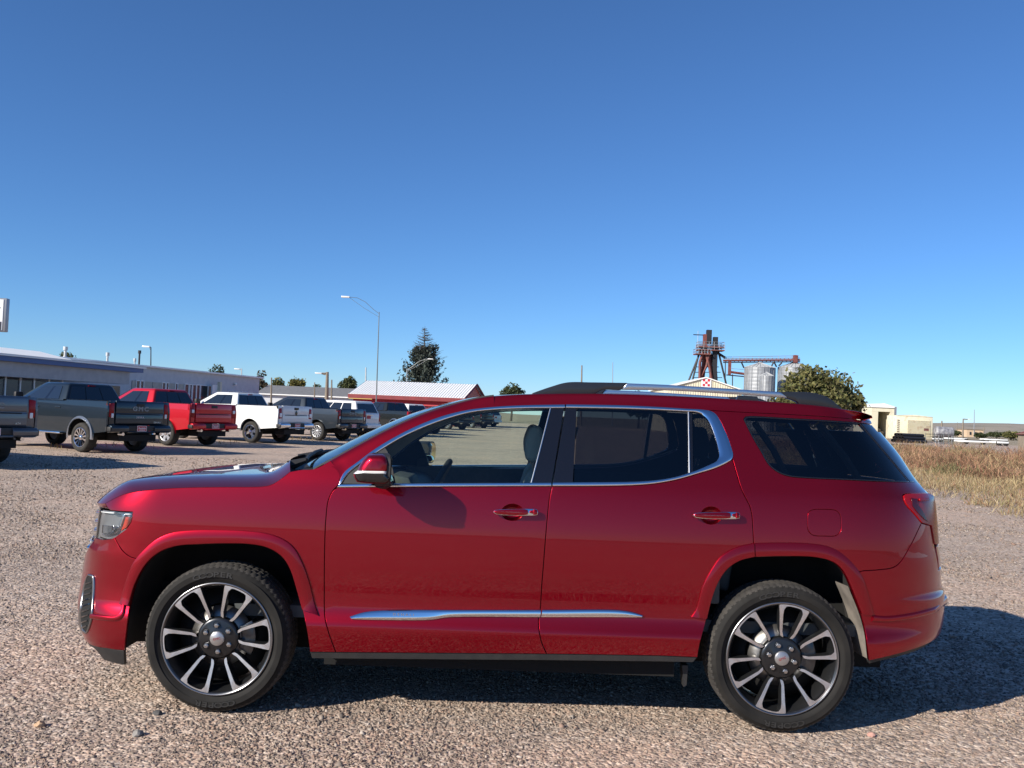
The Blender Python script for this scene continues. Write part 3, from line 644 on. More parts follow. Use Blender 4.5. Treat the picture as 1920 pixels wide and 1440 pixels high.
# windscreen
e = edge3d(scr_edge, 40, inset=.04); ws = []
for v in np.linspace(0, 1, 25):
    k = 1-(2*v-1)**2; q = e.copy(); q[:, 1] = e[:, 1]+(YM-2*e[:, 1])*v; f = np.linspace(1, .30, 40)
    q[:, 0] -= .17*k*f; q[:, 2] += .012*k; ws.append(q)
grid_sheet('windscreen', ws, M['screen'], up=(-1, 0, 1))
for E_ in (ws[0], ws[-1]): MB().tube([tuple(p) for p in E_], .008, 6).build('windscreen_seal', M['blackplastic'], suv, True)
wt = np.array([w_[-1] for w_ in ws]); hd_ = np.concatenate([[half[k][0] for k in range(7, len(half))], ]);
# bonnet: Coons patch between the shut lines, nose edge and cowl
hg = resample(UF['hood'], 44); H0 = surf(hg[:, 0], hg[:, 1]); H0[:, 1] += .004
H1 = mirror_y(H0); nv = 61; vv = np.linspace(0, 1, nv)
uu = np.concatenate([np.linspace(hg[0, 0], UC0, 31), np.linspace(UC0, hg[0, 0], 31)[1:]])
zl = hg[0, 1]+(.992-hg[0, 1])*np.sin(np.pi*np.clip(np.linspace(0, 1, nv)*1.0, 0, 1))**.8
Fr = surf(uu, zl); Fr[31:, 1] = YM-Fr[31:, 1]
ei = resample(np.stack([np.interp(np.linspace(0, 1, nv), np.linspace(0, 1, nv), Fr[:, k]) for k in range(3)], -1), nv); Fr = ei
Rr = np.stack([H0[-1, 0]-.13*(1-(2*vv-1)**2), H0[-1, 1]+(H1[-1, 1]-H0[-1, 1])*vv, np.full(nv, H0[-1, 2])], -1)
G = np.zeros((44, nv, 3)); ss = np.linspace(0, 1, 44); s_arc = np.r_[0, np.cumsum(np.linalg.norm(np.diff(H0, axis=0), axis=1))]; ss = s_arc/s_arc[-1]
for i in range(44):
    s = ss[i]
    for j in range(nv):
        v = vv[j]
        G[i, j] = (1-v)*H0[i]+v*H1[i]+(1-s)*Fr[j]+s*Rr[j]-((1-s)*(1-v)*H0[0]+(1-s)*v*H1[0]+s*(1-v)*H0[-1]+s*v*H1[-1])
        vm = min(v, 1-v); k = (1-(1-vm/.17)**2 if vm < .17 else 1.0)+.10*(1-(2*v-1)**2); x = G[i, j, 0]
        dome = .050*min(1, (s*5.0)**.75 if s > 0 else 0)
        G[i, j, 2] += dome*k-.006*s*k
bon = grid_sheet('bonnet', G, M['red'], up=(0, 0, 1))
lipg = np.array([G[0], G[0]+np.array([.01, 0, -.02]), G[0]+np.array([.05, 0, -.03])]); grid_sheet('bonnet_lip', lipg, M['red'], up=(-1, 0, 0))
sd0 = np.array([H0, H0+np.array([0, .002, -.02])]); grid_sheet('bonnet_edge', sd0, M['red']); sd1 = np.array([H1, H1+np.array([0, -.002, -.02])]); grid_sheet('bonnet_edge', sd1, M['red'])
# cowl and wipers
wb = np.array([w_[0] for w_ in ws]); cow = [G[-1]+np.array([-.03, 0, -.03])]; wb2 = resample(wb, nv); cow.append((cow[0]+wb2)/2+np.array([0, 0, -.02])); cow.append(wb2+np.array([.02, 0, -.012]))
grid_sheet('cowl', cow, M['blackplastic'], up=(0, 0, 1))
for y0, y1 in ((.35, .98), (.98, 1.62)):
    pts = []
    for t in np.linspace(0, 1, 9):
        v = (y0+(y1-y0)*t-wb[0, 1])/(wb[-1, 1]-wb[0, 1]); i = int(np.clip(v*24, 0, 24)); b0 = ws[i][0]; b1 = ws[i][6]; s = .10+.28*t
        p = b0+(b1-b0)*s; pts.append((p[0]-.03, y0+(y1-y0)*t, p[2]+.022))
    mb = MB().tube(pts, .011, 6); mb.tube([pts[0], (pts[0][0]-.09, y0-.02, pts[0][2]-.035)], [.014, .03], 8)
    mb.build('wiper', M['blackplastic'], suv, True)
# ---- roof rails
def rail(sgn):
    off = .035
    fy = lambda y: y if sgn > 0 else YM-y
    def strip(topl, botl, thick, m, name):
        n = 40; A = resample(smooth_px(topl, 4), n); B = resample(smooth_px(botl, 4), n); V = []
        y0 = .335
        for t, dy, in ((0, 0), (.0, thick), (1, thick), (1, 0)):
            q = A*(1-t)+B*t; P = on_y(q[:, 0], q[:, 1], np.full(n, y0)); P[:, 1] = fy(y0+dy) if sgn > 0 else fy(y0)-dy; V.append(P)
        V.append(V[0]); V = np.array(V)
        V4 = V[:4].reshape(-1, 3); Fc = []
        for r in range(4):
            for i in range(n-1): Fc.append((r*n+i, r*n+i+1, ((r+1) % 4)*n+i+1, ((r+1) % 4)*n+i))
        Fc += [(0, n, 2*n, 3*n), (n-1, 4*n-1, 3*n-1, 2*n-1)]
        MB().add(V4, Fc).build(name, m, rl, bevel=.004, seg=2)
    rl = pyd('roof_rail', [(0, 0, -5e-4)], [], M['satin'], suv) if False else None
    rl = suv
    strip([(1175, 718.5), (1260, 722), (1362, 728.3), (1464, 735)], [(1166, 730.5), (1260, 732), (1362, 738), (1478, 746)], .035, M['satin'], 'roof_rail')
    strip([(997, 737.5), (1030, 726), (1063, 717), (1110, 716.8), (1177, 717.8)], [(997, 742), (1050, 742), (1112, 740), (1128, 731.5), (1164, 731.5)], .045, M['darkrail'], 'roof_rail_end')
    strip([(1462, 734.6), (1520, 736), (1550, 744), (1567, 756), (1578, 766)], [(1477, 747), (1496, 754), (1500, 760), (1540, 765), (1578, 769)], .045, M['darkrail'], 'roof_rail_end')
    strip([(1385, 741), (1420, 743)], [(1380, 752), (1425, 754)], .03, M['darkrail'], 'rail_foot')
rail(1); rail(-1)
# ---- door mirror
def door_mirror(sgn):
    cap_px = [(683, 860), (692, 851.3), (704, 850), (719, 850), (727, 852.8), (731.5, 862), (731, 874), (729.6, 881.5), (690, 881.2), (672, 880), (674.5, 873)]
    str_px = [(672, 881), (729.4, 882), (728.6, 888.4), (700, 888.6), (664.5, 887)]
    low_px = [(664.5, 888), (700, 889.6), (728.6, 889.4), (732, 893), (735, 902), (728, 906.5), (719, 907), (690, 905.5), (671, 903), (666, 895)]
    C0 = on_y(np.array([702.]), np.array([879.]), np.array([-.15]))[0]
    def loft(px, rings, name, m, par, sm=True):
        q = densify(np.array(px, float), 6.0); B = on_y(q[:, 0], q[:, 1], np.full(len(q), -.15)); n = len(q); V = []; Fc = []
        for y, s, dx in rings:
            P = C0+(B-C0)*s; P[:, 1] = y; P[:, 0] += dx; V.append(P)
        V = np.concatenate(V)
        if sgn < 0: V = mirror_y(V)
        for r in range(len(rings)-1):
            for i in range(n): Fc.append((r*n+i, r*n+(i+1) % n, (r+1)*n+(i+1) % n, (r+1)*n+i))
        Fc.append(tuple(range(n))); Fc.append(tuple(reversed(range((len(rings)-1)*n, len(rings)*n))))
        o = MB().add(V, Fc).build(name, m, par, smooth=True, sharp=55); return o
    rings = [(-.09, .985, .0), (-.11, 1.0, .0), (-.14, 1.0, .0), (-.17, 1.0, 0), (-.215, .96, .004), (-.24, .88, .010), (-.252, .76, .016), (-.257, .6, .02)]
    base = loft(low_px, rings, 'door_mirror', M['blackgloss'], suv)
    loft(cap_px, rings, 'mirror_cap', M['red'], base)
    loft(str_px, [(y, s*1.004, d) for y, s, d in rings], 'turn_signal', M['lampwhite'], base)
    fy = lambda y: y if sgn > 0 else YM-y
    MB().tube([(C0[0]+.02, fy(-.08), C0[2]-.06), (C0[0]+.03, fy(-.02), C0[2]-.075), (C0[0]+.03, fy(.09), C0[2]-.07)], [.04, .035, .04], 10).build('mirror_arm', M['blackplastic'], base, True)
    loft(cap_px, [(-.02, .82, 0), (-.05, .96, 0), (-.105, 1.006, 0)], 'mirror_inner', M['blackplastic'], base)
    ring = [(math.cos(t)*.088, math.sin(t)*.070) for t in np.linspace(0, 2*math.pi, 28)[:-1]]; ring = [(math.copysign(abs(a/.088)**.6, a)*.088, math.copysign(abs(b/.07)**.6, b)*.07) for a, b in ring]
    mx = C0[0]+.070; n = len(ring); tl = .28
    V = [(mx-a*tl, fy(-.145+a), C0[2]-.002+b) for a, b in ring]; Vb = [(mx-.006-a*tl*1.1, fy(-.145+a*1.12), C0[2]-.002+b*1.14) for a, b in ring]
    MB().add(V, [tuple(range(n))]).build('mirror_glass', M['mirror'], base)
    MB().add([(v[0]-.003, v[1], v[2]) for v in V]+Vb+[(v[0]-.07, v[1], v[2]) for v in Vb], [(i, (i+1) % n, n+(i+1) % n, n+i) for i in range(n)]+[(n+i, n+(i+1) % n, 2*n+(i+1) % n, 2*n+i) for i in range(n)]).build('mirror_bezel', M['blackplastic'], base, True)
door_mirror(1); door_mirror(-1)

# ---- wheels
def tyre_mesh(R, r_in, w):
    prof = [(r_in-.004, .012), (r_in+.010, .006), (r_in+.016, .001), (r_in+.03, -.006), (r_in+.055, -.011), (R-.060, -.010), (R-.040, -.005), (R-.026, .003), (R-.015, .011), (R-.009, .017), (R-.004, .024), (R-.001, .040), (R, .050), (R-.008, .052), (R-.008, .060), (R, .062), (R, .100), (R-.008, .102), (R-.008, .111), (R, .113), (R, .150), (R-.008, .152), (R-.008, .160), (R, .162), (R-.001, .180), (R-.004, .196), (R-.012, .208), (R-.03, .222), (R-.06, .231), (r_in+.03, .228), (r_in, .21)]
    n = 288; V, Fc = lathe(prof, n); V = np.array(V).reshape(n, len(prof), 3)
    for i in range(n):
        if i % 4 == 0:
            for k in list(range(8, 13))+[23, 24, 25]:
                c = V[i, k].copy(); rr = math.hypot(c[0], c[2]); f = (rr-.0035)/rr; V[i, k, 0] *= f; V[i, k, 2] *= f
        if i % 4 == 2:
            for k in (15, 16, 19, 20):
                c = V[i, k].copy(); rr = math.hypot(c[0], c[2]); f = (rr-.003)/rr; V[i, k, 0] *= f; V[i, k, 2] *= f
    return V.reshape(-1, 3), Fc
def build_wheel(rot):
    """faces -Y; origin at the hub on the outer face of the tyre"""
    R = .372; rim = .279
    wh = empty('wheel'); wh.parent = suv
    V, Fc = tyre_mesh(R, rim+.004, .235); ty = pyd('tyre', V, Fc, M['rubber'], wh)
    ty.data.materials.append(M['tread'])
    for p in ty.data.polygons:
        c = p.center
        if math.hypot(c.x, c.z) > R-.013: p.material_index = 1
    ty.data.set_sharp_from_angle(angle=math.radians(35))
    # raised lettering on the sidewall
    for word, a0, flip in (('COOPER', 95, 1), ('COOPER', 272, 1)):
        for i, ch in enumerate(word):
            a = math.radians(a0+(2.5-i)*6.0); rr = R-.047
            t = text_mesh('sidewall_letter', ch, .036, M['letter'], ty, .0006, bold=.0006)
            t.location = (rr*math.cos(a), -.0125, rr*math.sin(a)); t.rotation_euler = (math.radians(90), -(a-math.pi/2), 0); t.scale = (1.55, 1, 1)
    # barrel and outer flange
    V, Fc = lathe([(rim+.004, .014), (rim+.006, .004), (rim+.002, .0), (rim-.006, .002), (rim-.012, .012), (rim-.016, .03), (rim-.03, .05), (rim-.034, .20)], 96)
    rm = pyd('rim', V, Fc, M['rimdark'], wh)
    V, Fc = lathe([(rim+.006, .0035), (rim+.003, -.0008), (rim-.002, .0004), (rim-.005, .004)], 96); pyd('rim_edge', V, Fc, M['rimedge'], rm)
    V, Fc = lathe([(.0, .055), (.06, .055), (.075, .045), (.155, .085), (.155, .095), (.0, .10)], 48); pyd('brake_disc', V, Fc, M['disc'], wh)
    V, Fc = lathe([(.16, .12), (.24, .15), (0, .16)], 40); pyd('brake_shield', V, Fc, M['liner'], wh)
    MB().prism([(math.cos(t)*r, math.sin(t)*r) for r, ts in ((.185, np.linspace(-.5, .5, 8)), (.11, np.linspace(.5, -.5, 8))) for t in ts], .05, .115).build('brake_caliper', M['rimdark'], wh, bevel=.006)
    # six U-shaped twin spokes, faces machined bright
    def U_outline():
        dg = math.radians
        o = [(.100, dg(-16.5)), (.112, dg(-18.6)), (.130, dg(-18.4)), (.20, dg(-17.2)), (.240, dg(-17.2)), (.2475, dg(-17.0))]+[(.2475, dg(a)) for a in np.linspace(-15, 15, 9)]+[(.2475, dg(17)), (.240, dg(17.2)), (.20, dg(17.2)), (.130, dg(18.4)), (.112, dg(18.6)), (.100, dg(16.5))]
        i = [(.094, dg(8.5)), (.106, dg(9.5)), (.120, dg(11.8)), (.135, dg(11.6)), (.19, dg(11.6)), (.218, dg(10.9)), (.2345, dg(8.5))]+[(.2365, dg(a)) for a in np.linspace(6, -6, 5)]+[(.2345, dg(-8.5)), (.218, dg(-10.9)), (.19, dg(-11.6)), (.135, dg(-11.6)), (.120, dg(-11.8)), (.106, dg(-9.5)), (.094, dg(-8.5))]
        return [(r*math.cos(a), r*math.sin(a)) for r, a in o], [(r*math.cos(a), r*math.sin(a)) for r, a in i]
    uo, ui = U_outline(); ro, ri_ = resample(np.array(uo), 56)*1.118, resample(np.array(ui[::-1]), 56)*1.118
    for k in range(6):
        a = math.radians(rot+60*k); ca, sa = math.cos(a), math.sin(a); V = []; Fc = []; Vf = []
        def tr(p, y): return (p[0]*ca-p[1]*sa, y, p[0]*sa+p[1]*ca)
        face_y = lambda p: .004+.016*max(0, (.245-math.hypot(*p))/.15)
        for shrink, dy in ((0, .045), (0, .003), (.06, 0), (.94, 0), (1, .003), (1, .05)):
            for i in range(56):
                p = ro[i]*(1-shrink)+ri_[i]*shrink; V.append(tr(p, face_y(p)+dy))
        for r in range(5):
            for i in range(55): Fc.append((r*56+i, r*56+i+1, (r+1)*56+i+1, (r+1)*56+i))
        sk = MB().add(V, Fc).build('spoke', M['rimdark'], rm, True, sharp=30)
        for s_, dy in ((.09, -.0008), (.91, -.0008)):
            for i in range(56):
                p = ro[i]*(1-s_)+ri_[i]*s_; Vf.append(tr(p, face_y(p)+dy))
        MB().add(Vf, [(i, i+1, 56+i+1, 56+i) for i in range(55)]).build('machined_face', M['rimface'], rm, True)
    # hub
    V, Fc = lathe([(.104, .06), (.106, .034), (.100, .024), (.088, .020), (.058, .020), (.050, .016), (.0, .016)], 60); hub = pyd('hub', V, Fc, M['hubdark'], rm)
    V, Fc = lathe([(.037, .02), (.0365, .010), (.033, .007), (0, .006)], 40); pyd('hub_cap', V, Fc, M['cap'], rm)
    tx = text_mesh('hub_lettering', 'GMC', .017, M['redletter'], rm, .0008, 1.1); tx.location = (0, .0055, 0); tx.rotation_euler = (math.radians(90), -math.radians(rot-55), 0)
    for k in range(6):
        a = math.radians(rot+60*k+28); c = (.0665*math.cos(a), .0665*math.sin(a))
        V, Fc = lathe([(.020, .0185), (.0185, .0192), (.0175, .030), (0, .030)], 20); V = [(x+c[0], y, z+c[1]) for x, y, z in V]; pyd('nut_pocket', V, Fc, M['void'], rm)
        V, Fc = lathe([(.0145, .030), (.0140, .010), (.0105, .006), (0, .005)], 6); V = [(x+c[0], y, z+c[1]) for x, y, z in V]; MB().add(V, Fc).build('lug_nut', M['nut'], rm)
    return wh
RW = .372
w1 = build_wheel(67); w1.location = (0, .03, RW); w2 = build_wheel(78); w2.location = (2.857, .03, RW)
for src, x in ((w1, 0), (w2, 2.857)):
    c = copy_tree(src, suv); c.location = (x, YM-.03, RW); c.rotation_euler = (0, 0, math.pi)
# ---- wheel housings and underside
def housing(line, xc, name):
    uz = sp(line, 8); P = surf(uz[:, 0], uz[:, 1]); rows = []
    for dy, k in ((.010, 1.0), (.03, 1.03), (.46, 1.03)):
        Q = P.copy(); Q[:, 1] += dy; Q[:, 0] = xc+(Q[:, 0]-xc)*k; Q[:, 2] = .30+(Q[:, 2]-.30)*(1+(k-1)*1.2); rows.append(Q)
    Q = rows[-1].copy(); Q[:, 0] = xc; Q[:, 2] = .30; rows.append(Q)
    grid_sheet(name, rows, M['liner']); grid_sheet(name, np.array(rows)*np.array([1, -1, 1])+np.array([0, YM, 0]), M['liner'])
housing(arch_f, 0.0, 'wheel_housing'); housing(arch_r, 2.86, 'wheel_housing')
dl = to_uz(smooth_px([(1592, 1100), (1612, 1150), (1622, 1186), (1628, 1236)], 5)); P = surf(dl[:, 0], dl[:, 1]); Pm = []
for yy in (.012, .08, .16): Q = P.copy(); Q[:, 1] += yy; Q[:, 0] -= .0+yy*.10; Pm.append(Q)
grid_sheet('splash_shield', Pm, M['dustliner'], up=(-1, 0, 0)); grid_sheet('splash_shield', np.array(Pm)*np.array([1, -1, 1])+np.array([0, YM, 0]), M['dustliner'])
ub = MB(); ub.box((1.43, YC, .30), (1.80, 1.66, .12)); ub.box((1.43, YC, .40), (4.2, .94, .34)); ub.box((3.35, YC, .52), (.5, 1.2, .16)); ub.box((-.45, YC, .42), (.4, 1.0, .2))
ub.build('underbody', M['void'], suv)
MB().tube([(3.0, 1.35, .30), (3.4, 1.45, .27), (3.78, 1.5, .30)], .035, 10).build('exhaust', M['disc'], suv, True)
fl = MB().prism([(2.37, .30), (2.40, .30), (2.395, .20), (2.38, .19)], .12, .20).build('mud_flap', M['blackplastic'], suv)
# ---- cabin
cab = MB(); cab.box((1.75, YC, .50), (3.4, 1.62, .06)); cab.build('cabin_floor', M['trim_dark'], suv)
hl_ = half[7:].copy(); hl_[:, :, 2] -= .035; full = np.concatenate([hl_, hl_[::-1][1:]*np.array([1, -1, 1])+np.array([0, YM, 0])]); full[:, :, 1] = YC+(full[:, :, 1]-YC)*.96
grid_sheet('headlining', full[:, 2:-2], M['headliner'], up=(0, 0, -1))
A3 = A1.copy(); A3[:, :, 1] += .035; A3[:, :, 2] -= .01
grid_sheet('pillar_lining', A3, M['trim_grey']); grid_sheet('pillar_lining', A3*np.array([1, -1, 1])+np.array([0, YM, 0]), M['trim_grey'])
d_ = MB(); d_.prism([(.42, 1.10), (.62, 1.16), (.86, 1.13), (.93, 1.08), (.90, .95), (.80, .80), (.45, .75)], .12, YM-.12); d_.build('dashboard', M['trim_dark'], suv, bevel=.025, seg=3)
MB().prism([(.72, 1.13), (.80, 1.205), (.90, 1.19), (.93, 1.11)], .42, .78).build('instrument_hood', M['trim_dark'], suv, bevel=.015)
# steering wheel
sw = MB(); c0 = Vector((1.02, .585, 1.115)); ax = Matrix.Rotation(math.radians(-62), 3, 'Y')
pts = [c0+ax @ Vector((.185*math.cos(t), .185*math.sin(t), 0)) for t in np.linspace(0, 2*math.pi, 33)]; sw.tube(pts, .017, 10, False)
for t in (0.1, math.pi-.1, -math.pi/2): sw.tube([c0, c0+ax @ Vector((.18*math.cos(t), .18*math.sin(t), 0))], .016, 8)
sw.tube([c0+ax @ Vector((0, 0, .02)), c0+ax @ Vector((0, 0, -.05))], .06, 14); sw.tube([c0, c0+ax @ Vector((0, 0, -.25))], .035, 8)
sw.build('steering_wheel', M['blackplastic'], suv, True)
def seat(x, y, w, z0, name, hr=True, mt='trim_grey'):
    s_ = MB(); s_.prism([(x-.50, z0+.02), (x-.46, z0+.14), (x-.02, z0+.11), (x+.02, z0-.04), (x-.45, z0-.06)], y-w/2, y+w/2)
    o = s_.build(name, M[mt], suv, bevel=.035, seg=3)
    b = MB().prism([(x-.02, z0+.08), (x+.0, z0+.30), (x+.10, z0+.62), (x+.155, z0+.66), (x+.20, z0+.62), (x+.15, z0+.25), (x+.12, z0+.02)], y-w/2, y+w/2).build('backrest', M[mt], o, bevel=.04, seg=3)
    if hr:
        for yy in ((y,) if w < .7 else (y-w*.3, y+w*.3)):
            MB().prism([(x+.085, z0+.70), (x+.075, z0+.80), (x+.11, z0+.90), (x+.17, z0+.90), (x+.20, z0+.78), (x+.18, z0+.69)], yy-.13, yy+.13).build('headrest', M[mt], o, bevel=.035, seg=3)
            MB().tube([(x+.13, yy-.05, z0+.62), (x+.14, yy-.05, z0+.72)], .007, 6).tube([(x+.13, yy+.05, z0+.62), (x+.14, yy+.05, z0+.72)], .007, 6).build('headrest_post', M['satin'], o)
seat(1.45, .57, .52, .60, 'front_seat', mt='cream'); seat(1.45, YM-.57, .52, .60, 'front_seat', mt='cream')
seat(2.52, YC-.36, .62, .62, 'rear_seat', mt='trim_dark'); seat(2.52, YC+.36, .62, .62, 'rear_seat', mt='trim_dark')
MB().box((1.25, YC, .80), (.9, .22, .16)).build('centre_console', M['trim_dark'], suv, bevel=.02)
for sgn in (1, -1):
    fy = (lambda y: y) if sgn > 0 else (lambda y: YM-y)
    for a, b in ((.72, 1.66), (1.76, 2.55)):
        MB().prism([(a, .62), (b, .62), (b, 1.185), (a, 1.175)], fy(.10), fy(.15)).build('door_lining', M['trim_dark'], suv, bevel=.012)
        MB().prism([(a+.18, .93), (b-.10, .95), (b-.10, 1.0), (a+.18, .985)], fy(.15), fy(.215)).build('armrest', M['cream'], suv, bevel=.012)
    MB().prism([(1.58, .6), (1.70, .6), (1.78, 1.54), (1.70, 1.56)], fy(.27), fy(.33)).build('pillar_lining', M['trim_grey'], suv, bevel=.01)
    MB().prism([(2.62, 1.0), (3.3, 1.0), (3.42, 1.19), (2.68, 1.17)], fy(.12), fy(.20)).build('load_bay_lining', M['trim_dark'], suv, bevel=.01)
    MB().tube([(1.80, fy(.25), 1.5), (1.72, fy(.29), 1.15), (1.64, fy(.33), .72)], .012, 6).build('seat_belt', M['trim_grey'], suv)
    MB().tube([(3.10, fy(.30), 1.56), (3.24, fy(.27), 1.38), (3.34, fy(.24), 1.21)], .022, 6).build('seat_belt', M['trim_grey'], suv)
# black inner shell behind the panel gaps
shell.build('inner_shell', M['void'], suv)
for o in bpy.data.objects:
    if 'twin_obj' in o: del o['twin_obj']

# ================================================================== ground
def sstep(a, b, x): t = np.clip((np.asarray(x, float)-a)/(b-a), 0, 1); return t*t*(3-2*t)
def ground_h(x, y):
    x = np.asarray(x, float); y = np.asarray(y, float); d = np.hypot(x-1.4, y-1); w_ = 1-sstep(6, 20, d)
    und = .012*np.sin(x*.9+1.3)*np.sin(y*.7)*sstep(3, 7, d)*(1-sstep(14, 24, d))
    return (LOT_X*x-LOT_Y*y)*w_+und-.004
M['gravel'] = mat('gravel', (.3, .25, .21), .95, spec=.2)
def build_gravel(m):
    b = m.node_tree.nodes['Principled BSDF']; tc = N(m, 'ShaderNodeTexCoord')
    def ramp(stops):
        r = N(m, 'ShaderNodeValToRGB'); e = r.color_ramp.elements
        while len(e) < len(stops): e.new(.5)
        for i, (p, c) in enumerate(stops): e[i].position = p; e[i].color = (*c, 1)
        return r
    cols = []
    for sc in (52, 27):
        v = N(m, 'ShaderNodeTexVoronoi'); v.inputs['Scale'].default_value = sc; L(m, tc.outputs['Object'], v.inputs['Vector'])
        sp_ = N(m, 'ShaderNodeSeparateColor'); L(m, v.outputs['Color'], sp_.inputs[0])
        r = ramp([(0, (.16, .14, .125)), (.22, (.29, .245, .21)), (.45, (.41, .335, .28)), (.62, (.49, .375, .305)), (.8, (.55, .465, .39)), (1, (.70, .63, .56))]); L(m, sp_.outputs[0], r.inputs[0]); cols.append((v, r))
    n = N(m, 'ShaderNodeTexNoise'); n.inputs['Scale'].default_value = .35; n.inputs['Detail'].default_value = 8; L(m, tc.outputs['Object'], n.inputs[0])
    mx = N(m, 'ShaderNodeMix'); mx.data_type = 'RGBA'; mx.inputs[0].default_value = .4; L(m, cols[0][1].outputs[0], mx.inputs[6]); L(m, cols[1][1].outputs[0], mx.inputs[7])
    tint = ramp([(.36, (.70, .66, .64)), (.5, (1.0, .94, .89)), (.64, (1.2, 1.04, .93))]); na = N(m, 'ShaderNodeTexNoise'); na.inputs['Scale'].default_value = 1.6; na.inputs['Detail'].default_value = 12; na.inputs['Roughness'].default_value = .75; L(m, tc.outputs['Object'], na.inputs[0])
    av = N(m, 'ShaderNodeMath'); av.operation = 'MULTIPLY_ADD'; av.inputs[1].default_value = .55; L(m, na.outputs[0], av.inputs[0]); hf = N(m, 'ShaderNodeMath'); hf.operation = 'MULTIPLY'; hf.inputs[1].default_value = .45; L(m, n.outputs[0], hf.inputs[0]); L(m, hf.outputs[0], av.inputs[2]); L(m, av.outputs[0], tint.inputs[0])
    mul = N(m, 'ShaderNodeMix'); mul.data_type = 'RGBA'; mul.blend_type = 'MULTIPLY'; mul.inputs[0].default_value = 1; L(m, mx.outputs[2], mul.inputs[6]); L(m, tint.outputs[0], mul.inputs[7])
    # beyond the lot: dry grass, its colour paled to imitate distance haze
    sx = N(m, 'ShaderNodeSeparateXYZ'); L(m, tc.outputs['Object'], sx.inputs[0])
    ln = N(m, 'ShaderNodeVectorMath'); ln.operation = 'LENGTH'; L(m, tc.outputs['Object'], ln.inputs[0])
    n3 = N(m, 'ShaderNodeTexNoise'); n3.inputs['Scale'].default_value = .05; L(m, tc.outputs['Object'], n3.inputs[0])
    ad = N(m, 'ShaderNodeMath'); ad.operation = 'MULTIPLY_ADD'; ad.inputs[1].default_value = 60; L(m, n3.outputs[0], ad.inputs[0]); L(m, ln.outputs['Value'], ad.inputs[2])
    mr = N(m, 'ShaderNodeMapRange'); mr.inputs[1].default_value = 165; mr.inputs[2].default_value = 185; L(m, ad.outputs[0], mr.inputs[0])
    gr_ = ramp([(.3, (.25, .205, .14)), (.7, (.36, .30, .21))]); n4 = N(m, 'ShaderNodeTexNoise'); n4.inputs['Scale'].default_value = .6; n4.inputs['Detail'].default_value = 8; L(m, tc.outputs['Object'], n4.inputs[0]); L(m, n4.outputs[0], gr_.inputs[0])
    m2 = N(m, 'ShaderNodeMix'); m2.data_type = 'RGBA'; L(m, mr.outputs[0], m2.inputs[0]); L(m, mul.outputs[2], m2.inputs[6]); L(m, gr_.outputs[0], m2.inputs[7])
    L(m, m2.outputs[2], b.inputs['Base Color'])
    bp = N(m, 'ShaderNodeBump'); bp.inputs['Strength'].default_value = .65; bp.inputs['Distance'].default_value = .012
    h = N(m, 'ShaderNodeMath'); h.operation = 'ADD'; L(m, cols[0][0].outputs['Distance'], h.inputs[0]); L(m, cols[1][0].outputs['Distance'], h.inputs[1])
    bp.invert = True; L(m, h.outputs[0], bp.inputs['Height']); L(m, bp.outputs[0], b.inputs['Normal'])
build_gravel(M['gravel'])
ax_ = np.concatenate([-np.geomspace(14, 2600, 40)[::-1], np.arange(-13, 16.01, .5), np.geomspace(17, 2600, 40)])
X, Y = np.meshgrid(ax_, ax_, indexing='ij'); Z = ground_h(X, Y); nn_ = len(ax_)
struct(pyd('ground', np.stack([X, Y, Z], -1).reshape(-1, 3), [(i*nn_+j, (i+1)*nn_+j, (i+1)*nn_+j+1, i*nn_+j+1) for i in range(nn_-1) for j in range(nn_-1)], M['gravel']))
# loose stones lying on the lot: real geometry where single stones can be seen
M['stone'] = attr_mat('loose_stones', .9, .25)
def mesh_np(name, V, Fc, cols, m, kind='stuff', smooth=False):
    me = bpy.data.meshes.new(name); nv, nf, k = len(V), len(Fc), Fc.shape[1]
    me.vertices.add(nv); me.vertices.foreach_set('co', np.asarray(V, np.float32).ravel()); me.loops.add(nf*k); me.loops.foreach_set('vertex_index', Fc.ravel().astype(np.int32))
    me.polygons.add(nf); me.polygons.foreach_set('loop_start', np.arange(0, nf*k, k, dtype=np.int32)); me.update(calc_edges=True)
    ca = me.color_attributes.new('Col', 'FLOAT_COLOR', 'POINT'); ca.data.foreach_set('color', np.concatenate([cols, np.ones((nv, 1))], 1).astype(np.float32).ravel())
    me.materials.append(m); me.validate()
    o = link(name, me)
    if kind: o['kind'] = kind
    return o
CUBE = np.array([(a, b, c) for a in (-1, 1) for b in (-1, 1) for c in (-1, 1)], float)
CT = np.array([(0, 1, 3), (0, 3, 2), (4, 6, 7), (4, 7, 5), (0, 4, 5), (0, 5, 1), (2, 3, 7), (2, 7, 6), (0, 2, 6), (0, 6, 4), (1, 5, 7), (1, 7, 3)])
